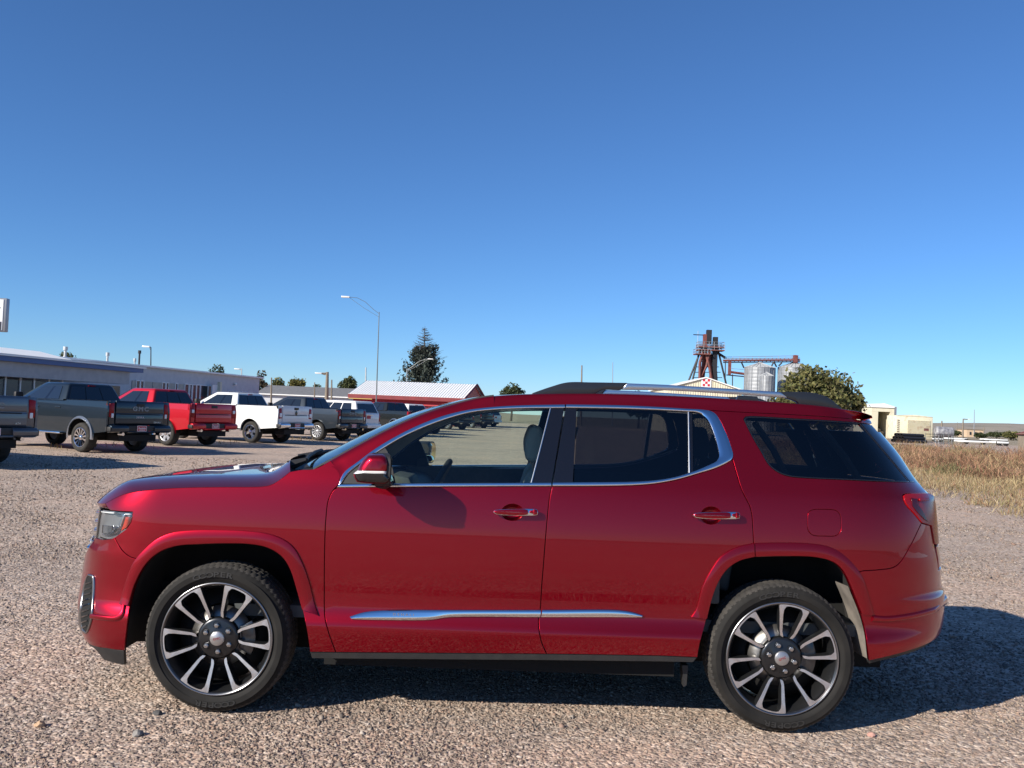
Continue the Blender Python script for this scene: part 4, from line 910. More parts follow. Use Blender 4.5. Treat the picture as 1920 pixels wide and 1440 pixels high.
def stones():
    pts = []; sz = []; c0, c1 = 2.3**-.2, 25**-.2; n = 168000
    d = (c0+(c1-c0)*RNG.random(n))**-5.0; x = RNG.uniform(-.60, .60, n)*d; pts.append(np.stack([x+CW[0], d+CW[1]], -1)); sz.append((.0027+.0047*RNG.beta(1.1, 3.0, n))*(d/4.2)**.55)
    p = np.concatenate(pts); s = np.concatenate(sz); pat = np.sin(1.7*p[:, 0]+.6*p[:, 1])+np.sin(.9*p[:, 0]-1.9*p[:, 1]+1)+.8*np.sin(3.1*p[:, 0]+2.3*p[:, 1]); ok = RNG.random(len(p)) < np.clip(.72+.35*pat, .38, 1); p, s, pat = p[ok], s[ok], pat[ok]; s = s*(1+.10*np.clip(pat, -1, 2)); big = RNG.random(len(s)) < .006; s[big] *= 1.9
    n = len(p); J = CUBE[None]*(1+RNG.uniform(-.38, .38, (n, 8, 3))); J *= (s[:, None]*RNG.uniform(.7, 1.3, (n, 3))*np.array([1, 1, .58]))[:, None]
    q = RNG.normal(size=(n, 4)); q[:, 1:3] *= .35; q /= np.linalg.norm(q, axis=1, keepdims=True); w_, x_, y_, z_ = q.T
    R = np.stack([np.stack([1-2*(y_*y_+z_*z_), 2*(x_*y_-z_*w_), 2*(x_*z_+y_*w_)], -1), np.stack([2*(x_*y_+z_*w_), 1-2*(x_*x_+z_*z_), 2*(y_*z_-x_*w_)], -1), np.stack([2*(x_*z_-y_*w_), 2*(y_*z_+x_*w_), 1-2*(x_*x_+y_*y_)], -1)], 1)
    V = np.einsum('nij,nkj->nki', R, J); V[:, :, 0] += p[:, None, 0]; V[:, :, 1] += p[:, None, 1]; V[:, :, 2] += (ground_h(p[:, 0], p[:, 1])+s*.05)[:, None]
    pal = np.array([(.36, .295, .245), (.45, .37, .305), (.29, .245, .215), (.46, .34, .275), (.57, .50, .43), (.16, .14, .13), (.66, .60, .54), (.40, .275, .22)])
    c = pal[RNG.choice(len(pal), n, p=[.2, .16, .2, .13, .08, .14, .04, .05])]*RNG.uniform(.8, 1.2, (n, 1))
    c = (c*.85+np.array([(.36, .30, .255)])*.15)*np.array([(.68, .645, .61)])
    Fc = (CT[None]+8*np.arange(n)[:, None, None]).reshape(-1, 3)
    o = mesh_np('loose_gravel', V.reshape(-1, 3), Fc, np.repeat(c, 8, 0), M['stone']); tag(o, 'loose crushed gravel scattered over the lot round the red SUV', 'gravel')
stones()
def rock(px, py, r, col, label):
    d = 5.0
    for _ in range(8):
        p = at(px, py, d); d += (p[2]-float(ground_h(p[0], p[1]))-r*.3)*d/1.5*.9
    bm = bmesh.new(); bmesh.ops.create_icosphere(bm, subdivisions=2, radius=r)
    rs = random.Random(px)
    for v in bm.verts: v.co *= rs.uniform(.78, 1.15); v.co.z *= .7
    me = bpy.data.meshes.new('rock'); bm.to_mesh(me); bm.free(); me.materials.append(noise_mat('rock_'+str(px), [tuple(c*.75 for c in col), col], 20, .9)); o = link('rock', me); o.location = (p[0], p[1], float(ground_h(p[0], p[1]))+r*.35)
    tag(o, label, 'rock', 'larger rocks lying on the gravel')
rock(75, 1359, .026, (.50, .33, .20), 'orange-brown rock lying on the gravel left of the front tyre')
rock(295, 1337, .022, (.10, .095, .09), 'dark rock beside the foot of the front tyre')
rock(258, 1376, .026, (.26, .24, .22), 'flat grey rock below and left of the front tyre')
rock(1634, 1378, .020, (.48, .27, .22), 'pinkish rock near the edge of the shadow by the rear tyre')

# ================================================================== dry weeds on the right
M['weed'] = attr_mat('dry_weeds', .9, .1, .25)
def blades(name, base, h, lean, wd, cols, label, cat_):
    n = len(base); a = RNG.uniform(0, 2*math.pi, n); b = RNG.uniform(0, 2*math.pi, n)
    wv = np.stack([np.cos(a), np.sin(a), 0*a], -1)*wd[:, None]; lv = np.stack([np.cos(b), np.sin(b), 0*b], -1)*lean[:, None]
    up = np.zeros((n, 3)); up[:, 2] = h; mid = base+up*.55+lv*.35; tip = base+up+lv
    V = np.stack([base-wv, base+wv, mid+wv*.8, mid-wv*.8, tip], 1).reshape(-1, 3); k = 5*np.arange(n)[:, None]
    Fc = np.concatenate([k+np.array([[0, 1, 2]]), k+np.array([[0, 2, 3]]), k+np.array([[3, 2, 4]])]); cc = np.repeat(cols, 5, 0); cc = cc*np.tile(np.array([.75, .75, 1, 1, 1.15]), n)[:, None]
    o = mesh_np(name, V, Fc, cc, M['weed']); return tag(o, label, cat_)
def weeds():
    # low straw grass
    n = 52000; x = 10.9+RNG.beta(1.1, 1.6, n)*10; y = RNG.uniform(8, 46, n); ok = x > 11.2+.5*np.sin(y*.9)+.35*np.sin(y*2.7+1); x, y = x[ok], y[ok]; n = len(x)
    dens = (np.sin(x*1.3+y*.4)+np.sin(x*.5-y*1.1))*.25+.6; ok = RNG.random(n) < np.clip(dens+.15*(x-12), .12, 1); x, y = x[ok], y[ok]; n = len(x)
    h = RNG.uniform(.04, .17, n)*(1+.09*(x-11)); pal = np.array([(.36, .27, .15), (.46, .37, .22), (.30, .20, .11), (.24, .21, .10), (.34, .19, .12)])
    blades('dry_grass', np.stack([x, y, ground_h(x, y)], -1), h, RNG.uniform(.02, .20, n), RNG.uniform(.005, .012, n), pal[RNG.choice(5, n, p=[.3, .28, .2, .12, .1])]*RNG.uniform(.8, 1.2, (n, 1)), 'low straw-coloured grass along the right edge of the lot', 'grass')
    # tall tumbleweed clumps
    B = []; H = []; Le = []; W_ = []; Co = []
    pal = np.array([(.33, .17, .11), (.37, .26, .14), (.42, .33, .18), (.22, .21, .10), (.38, .22, .14), (.27, .17, .10)])
    for _ in range(400):
        y = RNG.uniform(15, 62); x = RNG.uniform(16.2, 17.2)+RNG.beta(1, 1.4)*(10+.25*y); r = RNG.uniform(.4, 1.5); hh = (RNG.uniform(.45, .9) if RNG.random() < .6 else RNG.uniform(.85, 1.3))*min(1, .55+.10*(x-16))
        if y < 24 and x < 18.2: hh *= .6
        n = int(190*r); t = RNG.uniform(0, 2*math.pi, n); rr = r*np.sqrt(RNG.random(n)); k = np.sqrt(np.clip(1-(rr/r)**2, .03, 1)); zz = RNG.random(n)**.8*hh*k
        bx = x+rr*np.cos(t)+RNG.normal(0, .03, n); by = y+rr*np.sin(t); B.append(np.stack([bx, by, zz*.75], -1)); H.append(RNG.uniform(.08, .30, n)); Le.append(RNG.uniform(.05, .34, n)); W_.append(RNG.uniform(.006, .014, n))
        c0 = pal[RNG.choice(6, p=[.30, .16, .12, .14, .20, .08])]; Co.append((c0*.85+pal[RNG.choice(6, n)]*.15)*RNG.uniform(.5, 1.5, (n, 1))*RNG.uniform(.75, 1.2))
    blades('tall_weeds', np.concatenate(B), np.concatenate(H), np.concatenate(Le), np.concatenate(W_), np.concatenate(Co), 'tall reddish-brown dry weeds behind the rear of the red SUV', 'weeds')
    # sparse weeds under the parked trucks
    n = 900; tx = RNG.uniform(0, 1, n); x = -13+tx*9+RNG.normal(0, .5, n); y = 17+tx*34+RNG.normal(0, .6, n)
    cl = (np.sin(tx*90)+np.sin(tx*37+1)) > .5; x, y = x[cl], y[cl]; n = len(x)
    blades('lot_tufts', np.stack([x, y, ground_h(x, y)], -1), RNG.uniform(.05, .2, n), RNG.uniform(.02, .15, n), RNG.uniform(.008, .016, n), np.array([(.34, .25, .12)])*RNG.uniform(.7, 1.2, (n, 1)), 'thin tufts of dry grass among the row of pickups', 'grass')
weeds()

# ================================================================== parked pickups and SUVs
M['tglass'] = mat('truck_glass', (.012, .016, .022), .04, 0, .8, coat_rough=.01)
M['ttyre'] = noise_mat('truck_tyre', [(.014, .013, .012), (.035, .032, .028)], 9, .85)
M['tdark'] = mat('truck_underbody', (.008, .008, .008), .9)
M['plate'] = mat('dealer_plate', (.42, .012, .02), .4)
M['plate_w'] = mat('plate_white', (.7, .66, .66), .5)
def lift(name, poly, fy, m, parent, holes=(), grid=.16, flip=False):
    poly = densify(clean(np.array(poly, float)), .10)
    if area2(poly) < 0: poly = poly[::-1]
    V2, T = tri_fill([poly]+[np.array(h, float) for h in holes], grid); y = fy(V2[:, 0], V2[:, 1]); V = np.stack([V2[:, 0], y, V2[:, 1]], -1)
    Fc = [tuple(t) for t in T]; a = V[T[0]]; n = np.cross(a[1]-a[0], a[2]-a[0])
    if (n[1] > 0) == flip: Fc = [tuple(reversed(t)) for t in Fc]
    k0 = len(V); n = len(poly); E0 = np.stack([poly[:, 0], fy(poly[:, 0], poly[:, 1]), poly[:, 1]], -1); E1 = E0.copy(); E1[:, 1] += (.05 if flip else -.05)
    V = np.concatenate([V, E0, E1]); Fc += [(k0+i, k0+(i+1) % n, k0+n+(i+1) % n, k0+n+i) for i in range(n)]
    o = pyd(name, V, Fc, m, parent); o.data.set_sharp_from_angle(angle=math.radians(40)); return o
def arc(cx, cz, r, a0, a1, n=14, sx=1.0): return [(cx+sx*r*math.cos(math.radians(a0+(a1-a0)*i/n)), cz+r*math.sin(math.radians(a0+(a1-a0)*i/n))) for i in range(n+1)]
def truck_wheel(parent, x, y, r, rimm, side, style):
    wh = empty('wheel'); wh.parent = parent; wh.location = (x, y, r); wh.rotation_euler = (0, 0, 0 if side < 0 else math.pi)
    V, Fc = lathe([(r*.64, .02), (r*.70, -.012), (r*.86, -.012), (r*.955, .008), (r*.99, .035), (r, .07), (r, .22), (r*.97, .26), (r*.66, .27)], 40); pyd('tyre', V, Fc, M['ttyre'], wh)
    V, Fc = lathe([(r*.66, .015), (r*.66, -.004), (r*.62, 0), (r*.59, .03), (r*.58, .22), (0, .2)], 36); rm = pyd('rim', V, Fc, M['rimdark'], wh); rm.data.set_sharp_from_angle(angle=.6)
    V, Fc = lathe([(r*.665, .006), (r*.655, -.008), (r*.615, -.002), (r*.605, .02)], 36); pyd('rim_edge', V, Fc, rimm, rm)
    sk = MB(); ns, sw_ = {'twin': (12, .025), 'six': (6, .075), 'chrome': (8, .06)}[style]
    for k in range(ns):
        a = 2*math.pi*k/ns+.2; c, s = math.cos(a), math.sin(a); q = [(.05, -sw_*.55), (r*.60, -sw_), (r*.60, sw_), (.05, sw_*.55)]
        P = [(u*c-v*s, .02-.02*(u/r), u*s+v*c) for u, v in q]; P2 = [(p[0], p[1]+.04, p[2]) for p in P]; sk.add(P+P2, [(0, 1, 2, 3), (0, 1, 5, 4), (1, 2, 6, 5), (2, 3, 7, 6), (3, 0, 4, 7)])
    sk.build('spokes', rimm, rm); V, Fc = lathe([(.075, .03), (.07, .0), (.03, -.008), (0, -.008)], 16); pyd('hub_cap', V, Fc, rimm, rm)
    return wh
def pickup(loc, az, col, label, brand='GMC', rimm='rimface', bed=1.78, chrome_bump=False, rim_style='twin', arch_trim=None, lamp='tall', text2=None, group=None, plate=True, lift_h=0.0, model_small=None, white_lamp=False):
    root = empty('pickup_truck', (loc[0], loc[1], 0), math.radians(90-az)); tag(root, label, 'pickup', 'vehicles parked in a row across the lot')
    pm = col; W = 1.0; hz = lift_h; R = .41+lift_h*.3; xr, xf = bed-.52, bed-.52+3.74
    Z0, Z1 = .56+hz, 1.46+hz; Lc = xf+.88; xc = bed+.26
    fy = lambda s: (lambda x, z: s*(W-.035*((z-1.0-hz)/.45)**2-.03*np.clip((x-Lc+.5)/.5, 0, 1)**2-.018*np.clip((.35-x)/.35, 0, 1)**2))
    ar, af = arc(xr, R+.04, .49, 182, -2, 16), arc(xf, R+.04, .49, 182, -2, 16)
    side = [(.10, Z0+.06)]+[(xr-.49, Z0-.02)]+ar+[(xr+.49, Z0-.04), (xf-.49, Z0-.06)]+af+[(xf+.49, Z0), (Lc, Z0+.08), (Lc+.02, .95+hz), (Lc-.05, 1.16+hz), (Lc-.5, 1.26+hz), (xc+2.42, 1.34+hz), (xc+2.3, 1.40+hz), (xc, 1.42+hz), (xc-.02, Z1-.005), (.11, Z1), (.08, 1.2+hz)]
    for s in (1, -1):
        lift('body_side', side, fy(s), pm, root, flip=(s > 0))
        for hx in (xc+.25, xc+1.22): MB().box((hx+.0, s*(W-.0), 1.22+hz), (.22, .03, .035)).build('door_handle', pm if not chrome_bump else M['chrome'], root, bevel=.008)
        if arch_trim:
            A, B = arc(xr, R+.04, .555, 188, -8, 22), arc(xr, R+.04, .485, 188, -8, 22); V = [(p[0], s*(W+.012), p[1]) for p in A]+[(p[0], s*(W+.016), p[1]) for p in B]+[(p[0], s*(W-.04), p[1]) for p in A]; n = len(A)
            MB().add(V, [(i, i+1, n+i+1, n+i) for i in range(n-1)]+[(i, i+1, 2*n+i+1, 2*n+i) for i in range(n-1)]).build('wheel_arch_trim', arch_trim, root, True)
        V, Fc = lathe([(.50, s*(W-.06)), (.50, s*.55), (0, s*.55)], 24, 'y', 0, math.pi); V = [(x+xr, y, z+R+.04) for x, y, z in V]; pyd('wheel_housing', V, Fc, M['tdark'], root)
    # bed, tailgate
    bd = MB(); bd.box((bed/2+.1, 0, .95+hz), (bed, 1.5, .06)); bd.box((.16, .93, 1.40+hz), (.1, .10, .10)); bd.build('bed_floor', M['tdark'], root)
    bl = MB(); bl.box((bed/2+.12, 0, 1.40+hz), (bed-.1, 1.86, .03)); bl.build('tonneau', M['tdark'], root)
    tg = MB().prism([(.085, .80+hz), (.055, .86+hz), (.055, 1.10+hz), (.075, 1.13+hz), (.06, 1.16+hz), (.05, 1.40+hz), (.075, Z1+.01), (.15, Z1+.01), (.15, .80+hz)], -.78, .78).build('tailgate', pm, root, bevel=.012)
    MB().box((.047, 0, 1.365+hz), (.02, .26, .085)).build('tailgate_handle', M['blackplastic'], tg, bevel=.006)
    MB().box((.051, 0, 1.105+hz), (.02, 1.30, .022)).build('tailgate_groove', M['tdark'], tg)
    for s in (1, -1):
        MB().prism([(.085, .80+hz), (.09, Z1), (.16, Z1), (.16, .80+hz)], s*.785, s*.965).build('rear_corner', pm, root, bevel=.012)
        if lamp == 'tall': q = [(.83, .99), (.975, 1.02), (.975, 1.39), (.82, 1.41)]
        elif lamp == 'two': q = [(.815, .98), (.985, 1.0), (.985, 1.43), (.815, 1.43)]
        else: q = [(.79, .98), (.985, .96), (.965, 1.36), (.83, 1.38)]
        lp = MB().prism([(s*a, b+hz) for a, b in q], .072, .24, 'x').build('tail_light', M['redlens'], root, bevel=.015)
        if lamp == 'two': MB().box((.068, s*.90, 1.2+hz), (.03, .10, .11)).build('reverse_lamp', M['lampwhite'], lp, bevel=.01); MB().box((.10, s*.9, 1.2+hz), (.02, .19, .03)).build('lamp_bar', pm, lp)
        elif lamp == 'ram': MB().box((.066, s*.89, 1.10+hz), (.03, .12, .16)).build('reverse_lamp', M['lampwhite'], lp, bevel=.01); MB().box((.2, s*.985, 1.10+hz), (.12, .012, .16)).build('reverse_lamp', M['lampwhite'], lp, bevel=.004)
        else: MB().box((.068, s*.88, 1.06+hz), (.02, .07, .12)).build('reverse_lamp', M['lampwhite'], lp, bevel=.008)
    # bumper
    bc = M['chrome'] if chrome_bump else pm
    bp_ = MB().prism([(.0, .60+hz), (-.06, .63+hz), (-.07, .74+hz), (-.02, .80+hz), (.12, .80+hz), (.12, .58+hz)], -.98, -.42); bp_.prism([(.0, .60+hz), (-.06, .63+hz), (-.07, .74+hz), (-.02, .80+hz), (.12, .80+hz), (.12, .58+hz)], .42, .98); bp_.prism([(.0, .58+hz), (-.05, .60+hz), (-.05, .64+hz), (.12, .64+hz), (.12, .56+hz)], -.45, .45)
    bu = bp_.build('rear_bumper', bc, root, bevel=.02)
    MB().box((.02, 0, .72+hz), (.10, .86, .15)).build('bumper_step', M['blackplastic'], bu, bevel=.01)
    for s in (1, -1):
        MB().box((.06, s*.96, .69+hz), (.22, .10, .13)).build('corner_step', M['blackplastic'], bu, bevel=.015)
        if not chrome_bump: MB().tube([(-.075, s*.62, .56+hz), (.1, s*.62, .56+hz)], .045, 10).build('exhaust_tip', M['chrome'], root, True)
    MB().box((.35, 0, .45+hz), (.5, 1.2, .18)).box((xr, 0, R), (.16, 1.5, .16)).box((bed+1.6, 0, .52+hz), (Lc-.8, 1.5, .12)).build('chassis', M['tdark'], root)
    if plate:
        pl = MB().box((-.042, 0, .715+hz), (.012, .31, .155)).build('licence_plate', M['plate'], bu, bevel=.004); fr_ = MB()
        for c_, d_ in (((-.050, 0, .787+hz), (.006, .31, .012)), ((-.050, 0, .643+hz), (.006, .31, .012)), ((-.050, .15, .715+hz), (.006, .012, .15)), ((-.050, -.15, .715+hz), (.006, .012, .15))): fr_.box(c_, d_)
        fr_.box((-.050, 0, .672+hz), (.004, .20, .014)); fr_.build('plate_frame', M['plate_w'], bu)
        t = text_mesh('plate_lettering', 'Paulsida', .075, M['plate_w'], bu, .001, bold=.002, shear=.15); t.location = (-.051, 0, .722+hz); t.rotation_euler = (math.radians(90), 0, math.radians(-90))
    if brand == 'GMC':
        t = text_mesh('tailgate_badge', 'GMC', .17, M['badge'], tg, .006, 1.25, bold=.006); t.location = (.049, 0, 1.255+hz); t.rotation_euler = (math.radians(90), 0, math.radians(-90)); t.scale = (1.25, 1, 1)
    elif brand == 'ram':
        MB().prism([(-.06, 1.39+hz), (.06, 1.39+hz), (.05, 1.31+hz), (-.05, 1.31+hz)], .03, .06, 'x').build('tailgate_badge', M['blackgloss'], tg); V, Fc = lathe([(.07, .038), (.05, .028), (.02, .032), (0, .03)], 14, 'x'); V = [(x, y, z*1.2+1.20+hz) for x, y, z in V]; pyd('tailgate_badge', V, Fc, M['blackgloss'], tg)
    if text2:
        t = text_mesh('model_lettering', text2, .075, M['plate_w'], tg, .002, 1.15); t.location = (.05, 0, 1.02+hz); t.rotation_euler = (math.radians(90), 0, math.radians(-90))
    if model_small:
        t = text_mesh('trim_lettering', model_small, .06, M['satin'], tg, .002, 1.15); t.location = (.05, -.58, .885+hz); t.rotation_euler = (math.radians(90), 0, math.radians(-90))
    # cab
    zb, zt = 1.40+hz, 1.92+hz
    ringb = [(xc, .93), (xc+.30, .955), (xc+1.85, .95), (xc+2.32, .86), (xc+2.50, 0)]; ringt = [(xc+.20, .70), (xc+.36, .735), (xc+1.15, .735), (xc+1.44, .68), (xc+1.50, 0)]
    half_ = lambda rg, z: [(x, y, z) for x, y in rg]+[(x, -y, z) for x, y in reversed(rg[:-1])]
    b0 = half_(ringb, zb); t0 = half_(ringt, zt-.05); t1 = [(xc+.86+(x-xc-.86)*.90, y*.90, zt) for x, y, z in t0]; n = len(b0)
    cb = MB().add(b0+t0+t1, [(i, (i+1) % n, n+(i+1) % n, n+i) for i in range(n)]+[(n+i, n+(i+1) % n, 2*n+(i+1) % n, 2*n+i) for i in range(n)]+[tuple(range(2*n, 3*n))]).build('cab', pm, root, bevel=.03, seg=3, sharp=35)
    def win(name, quad, off=.012, m=M['tglass']):
        q = [Vector(p) for p in quad]; nrm = (q[1]-q[0]).cross(q[3]-q[0]).normalized(); c = sum(q, Vector())/4
        if nrm.dot(c-Vector((xc+1.0, 0, 1.6+hz))) < 0: nrm = -nrm
        V = [p+nrm*off for p in q]+[p-nrm*.03 for p in q]; return MB().add(V, [(0, 1, 2, 3), (0, 1, 5, 4), (1, 2, 6, 5), (2, 3, 7, 6), (3, 0, 4, 7)]).build(name, m, cb)
    def on(e0, e1, a, b):                                   # a along the edge, b up
        p = Vector(b0[e0]).lerp(Vector(b0[e1]), a); q = Vector(t0[e0]).lerp(Vector(t0[e1]), a); return p.lerp(q, b)
    for s in (1, -1):
        def S_(a, b):
            p = on(1, 2, a, b); return Vector((p.x, s*p.y, p.z))
        win('side_window', [S_(-.0, .10), S_(.36, .08), S_(.42, .88), S_(.07, .88)])
        win('side_window', [S_(.42, .08), S_(1.02, .06), S_(.96, .80) if False else S_(.98, .86), S_(.49, .88)])
        win('pillar_trim', [S_(.355, .08), S_(.425, .08), S_(.495, .88), S_(.415, .88)], .009, M['blackgloss'])
    q0, q1 = Vector(b0[0]), Vector(b0[-1]); r0, r1 = Vector(t0[0]), Vector(t0[-1])
    R_ = lambda a, b: q0.lerp(q1, a).lerp(r0.lerp(r1, a), b)
    win('rear_window', [R_(.05, .08), R_(.95, .08), R_(.95, .90), R_(.05, .90)]); win('rear_window_divider', [R_(.34, .09), R_(.35, .09), R_(.35, .88), R_(.34, .88)], .016, M['tdark']); win('rear_window_divider', [R_(.65, .09), R_(.66, .09), R_(.66, .88), R_(.65, .88)], .016, M['tdark'])
    win('stop_lamp', [R_(.42, .94), R_(.58, .94), R_(.58, 1.0), R_(.42, 1.0)], .02, M['redlens'])
    m2 = Vector(b0[2]).lerp(Vector(t0[2]), 0)
    for s in (1, -1):
        A_ = [Vector((x, s*y if y else 0, z)) for x, y, z in (b0[3], b0[4], t0[4], t0[3])]
        win('windscreen', [A_[0].lerp(A_[3], .06), A_[1].lerp(A_[2], .06), A_[1].lerp(A_[2], .92), A_[0].lerp(A_[3], .92)])
        MB().box((xc+1.95, s*1.10, 1.50+hz), (.12, .24, .22)).build('door_mirror', M['blackplastic'] if rim_style != 'x' else pm, root, bevel=.03)
        MB().box((xc+1.2, s*.98, .50+hz), (2.3, .12, .05)).build('running_board', M['chrome'] if chrome_bump or arch_trim else M['blackplastic'], root, bevel=.012)
    hd = [(xc+2.30, .92, 1.395+hz), (xc+2.30, -.92, 1.395+hz), (Lc-.06, -.86, 1.18+hz), (Lc-.06, .86, 1.18+hz), (Lc-.5, -.92, 1.285+hz), (Lc-.5, .92, 1.285+hz), (Lc-.02, .9, .6+hz), (Lc-.02, -.9, .6+hz)]
    MB().add(hd, [(0, 1, 4, 5), (5, 4, 2, 3), (3, 2, 7, 6)]).build('bonnet', pm, root)
    for x in (xr, xf):
        for s in (1, -1): truck_wheel(root, x, s*(W-.02), R, M[rimm], -1 if s < 0 else 1, rim_style)
    return root
def wagon(loc, az, col, label, group=None, L_=5.0, H_=1.88):
    """full-size SUV"""
    root = empty('parked_wagon', (loc[0], loc[1], 0), math.radians(90-az)); tag(root, label, 'SUV', 'vehicles parked in a row across the lot')
    W = .99; xr, xf, R = 1.05, 4.0, .39
    side = [(.06, .62), (xr-.47, .52)]+arc(xr, R+.03, .46, 182, -2, 14)+[(xf-.47, .46)]+arc(xf, R+.03, .46, 182, -2, 14)+[(xf+.5, .52), (L_, .6), (L_, 1.0), (L_-.5, 1.18), (3.6, 1.24), (.05, 1.26)]
    fy = lambda s: (lambda x, z: s*(W-.04*((z-.95)/.35)**2-.05*np.clip((.4-x)/.4, 0, 1)**2))
    for s in (1, -1): lift('body_side', side, fy(s), col, root, flip=(s > 0))
    b0 = [(.02, .90), (.3, .95), (3.0, .95), (3.55, .86), (3.7, 0)]; t0 = [(.32, .70), (.5, .74), (2.3, .74), (2.55, .68), (2.62, 0)]
    hf = lambda rg, z: [(x, y, z) for x, y in rg]+[(x, -y, z) for x, y in reversed(rg[:-1])]
    B, T = hf(b0, 1.24), hf(t0, H_-.05); T1 = [(1.4+(x-1.4)*.94, y*.9, H_) for x, y, z in T]; n = len(B)
    cb = MB().add(B+T+T1, [(i, (i+1) % n, n+(i+1) % n, n+i) for i in range(n)]+[(n+i, n+(i+1) % n, 2*n+(i+1) % n, 2*n+i) for i in range(n)]+[tuple(range(2*n, 3*n))]).build('cabin', col, root, bevel=.03, seg=3, sharp=35)
    def q_on(P, Q, R2, S2, a, b): return Vector(P).lerp(Vector(Q), a).lerp(Vector(S2).lerp(Vector(R2), a), b)
    def pane(name, e0, e1, a0, a1, lo=.1, hi=.88, s=1):
        P = [Vector((p[0], p[1]*s, p[2])) for p in (B[e0], B[e1], T[e1], T[e0])]; q = [q_on(*P, a, b) for a, b in ((a0, lo), (a1, lo), (a1, hi), (a0, hi))]
        nr = (q[1]-q[0]).cross(q[3]-q[0]).normalized(); c = sum(q, Vector())/4
        if nr.dot(c-Vector((1.5, 0, 1.5))) < 0: nr = -nr
        MB().add([p+nr*.012 for p in q]+[p-nr*.03 for p in q], [(0, 1, 2, 3), (0, 1, 5, 4), (1, 2, 6, 5), (2, 3, 7, 6), (3, 0, 4, 7)]).build(name, M['tglass'], cb)
    for s in (1, -1): pane('side_window', 1, 2, .02, .30, s=s); pane('side_window', 1, 2, .33, .63, s=s); pane('side_window', 1, 2, .66, .97, s=s); pane('windscreen', 3, 4, .05, 1, s=s)
    pane('rear_window', 0, n-1, .06, .94, .1, .86)
    tg = MB().box((.03, 0, .98), (.08, 1.7, .56)).build('liftgate', col, root, bevel=.03); MB().box((-.02, 0, .62), (.2, 1.9, .22)).build('rear_bumper', col, root, bevel=.05)
    MB().box((-.016, 0, 1.07), (.012, .31, .16)).build('licence_plate', M['plate'], tg); MB().box((-.016, 0, 1.18), (.03, .6, .03)).build('gate_trim', M['chrome'], tg)
    for s in (1, -1): MB().box((.10, s*.90, 1.05), (.16, .16, .42)).build('tail_light', M['redlens'], root, bevel=.03)
    MB().box((2.3, 0, .42), (4.2, 1.5, .2)).box((xr, 0, R), (.14, 1.5, .14)).build('chassis', M['tdark'], root)
    for x in (xr, xf):
        for s in (1, -1): truck_wheel(root, x, s*(W-.02), R, M['rimface'], -1 if s < 0 else 1, 'six')
        for s in (1, -1):
            V, Fc = lathe([(.46, s*(W-.06)), (.46, s*.55), (0, s*.55)], 20, 'y', 0, math.pi); pyd('wheel_housing', [(a+x, b, c+R+.03) for a, b, c in V], Fc, M['tdark'], root)
    return root
P_dk = paint('dark_grey_paint', (.022, .034, .046), .6, .3, .004); P_gr = paint('grey_paint', (.10, .11, .125), .6, .35, .02); P_rd = paint('bright_red_paint', (.50, .008, .02), .3, .35, .02)
P_wh = paint('white_paint', (.72, .72, .70), 0, .4, .03); P_nv = paint('dark_blue_paint', (.03, .04, .052), .5, .35, .03); P_bk = paint('black_green_paint', (.016, .02, .021), .4, .3, .02)
cx0, cy0 = CW[0], CW[1]
def rear_from_wheel(wx, wy, az, bed):
    """root (middle of the rear bumper line) from the left rear wheel's contact point, both relative to the camera"""
    a = math.radians(az); f = np.array([math.sin(a), math.cos(a)]); r = np.array([math.cos(a), -math.sin(a)]); p = np.array([wx, wy])-f*(bed-.52)+r*.98
    return (p[0]+cx0, p[1]+cy0)
pickup((cx0-10.85, cy0+18.74), -61, P_gr, 'grey pickup cut off by the left edge, its tailgate nearest the camera', text2='SIERRA', model_small='AT4', lift_h=.03)
pickup((cx0-10.5, cy0+25.34), -61, P_dk, 'dark grey-green pickup with bright wheel-arch trim, second from the left edge', arch_trim=M['satin'], rimm='chrome', text2='SIERRA', model_small='DENALI')
pickup((cx0-10.3, cy0+30.94), -61, P_rd, 'bright red pickup with a shaded tailgate between dark and white pickups', brand='none', lamp='two', rim_style='six')
pickup((cx0-8.65, cy0+35.7), -64, P_wh, 'white pickup with chrome rear bumper and six-spoke wheels', brand='ram', lamp='ram', chrome_bump=True, rim_style='six', rimm='chrome', bed=2.0, lift_h=.03)
pickup((cx0-7.35, cy0+40.85), -62, P_nv, 'dark blue-grey pickup parked between the white pickup and the white SUV', lamp='tall')
wagon((cx0-7.6, cy0+46.5), -60, P_wh, 'white SUV with a red plate on its liftgate, among the pickups')
pickup(rear_from_wheel(-7.15, 52.5, -50, 1.9), -50, P_bk, 'black-green pickup with bright arch trim, just above the windscreen pillar', brand='none', lamp='two', arch_trim=M['satin'], rim_style='six')
pickup(rear_from_wheel(-6.6, 59, -50, 1.78), -50, P_wh, 'far white pickup whose cab shows above the windscreen pillar', brand='none', lamp='two', rim_style='six')
wagon((cx0-6.2, cy0+66), -50, P_rd, 'red SUV at the far end of the row below the red building', H_=1.75)
pickup(rear_from_wheel(-5.8, 76, -50, 1.78), -50, P_nv, 'dark pickup seen through the front door window, left of the others', brand='none', lamp='two', plate=False)
pickup(rear_from_wheel(-4.4, 88, -50, 1.78), -50, P_bk, 'farthest dark pickup seen through the front door window', brand='none', lamp='tall', plate=False)
wagon((cx0-2.3, cy0+100), -50, P_wh, 'white SUV seen far off through the front door window')

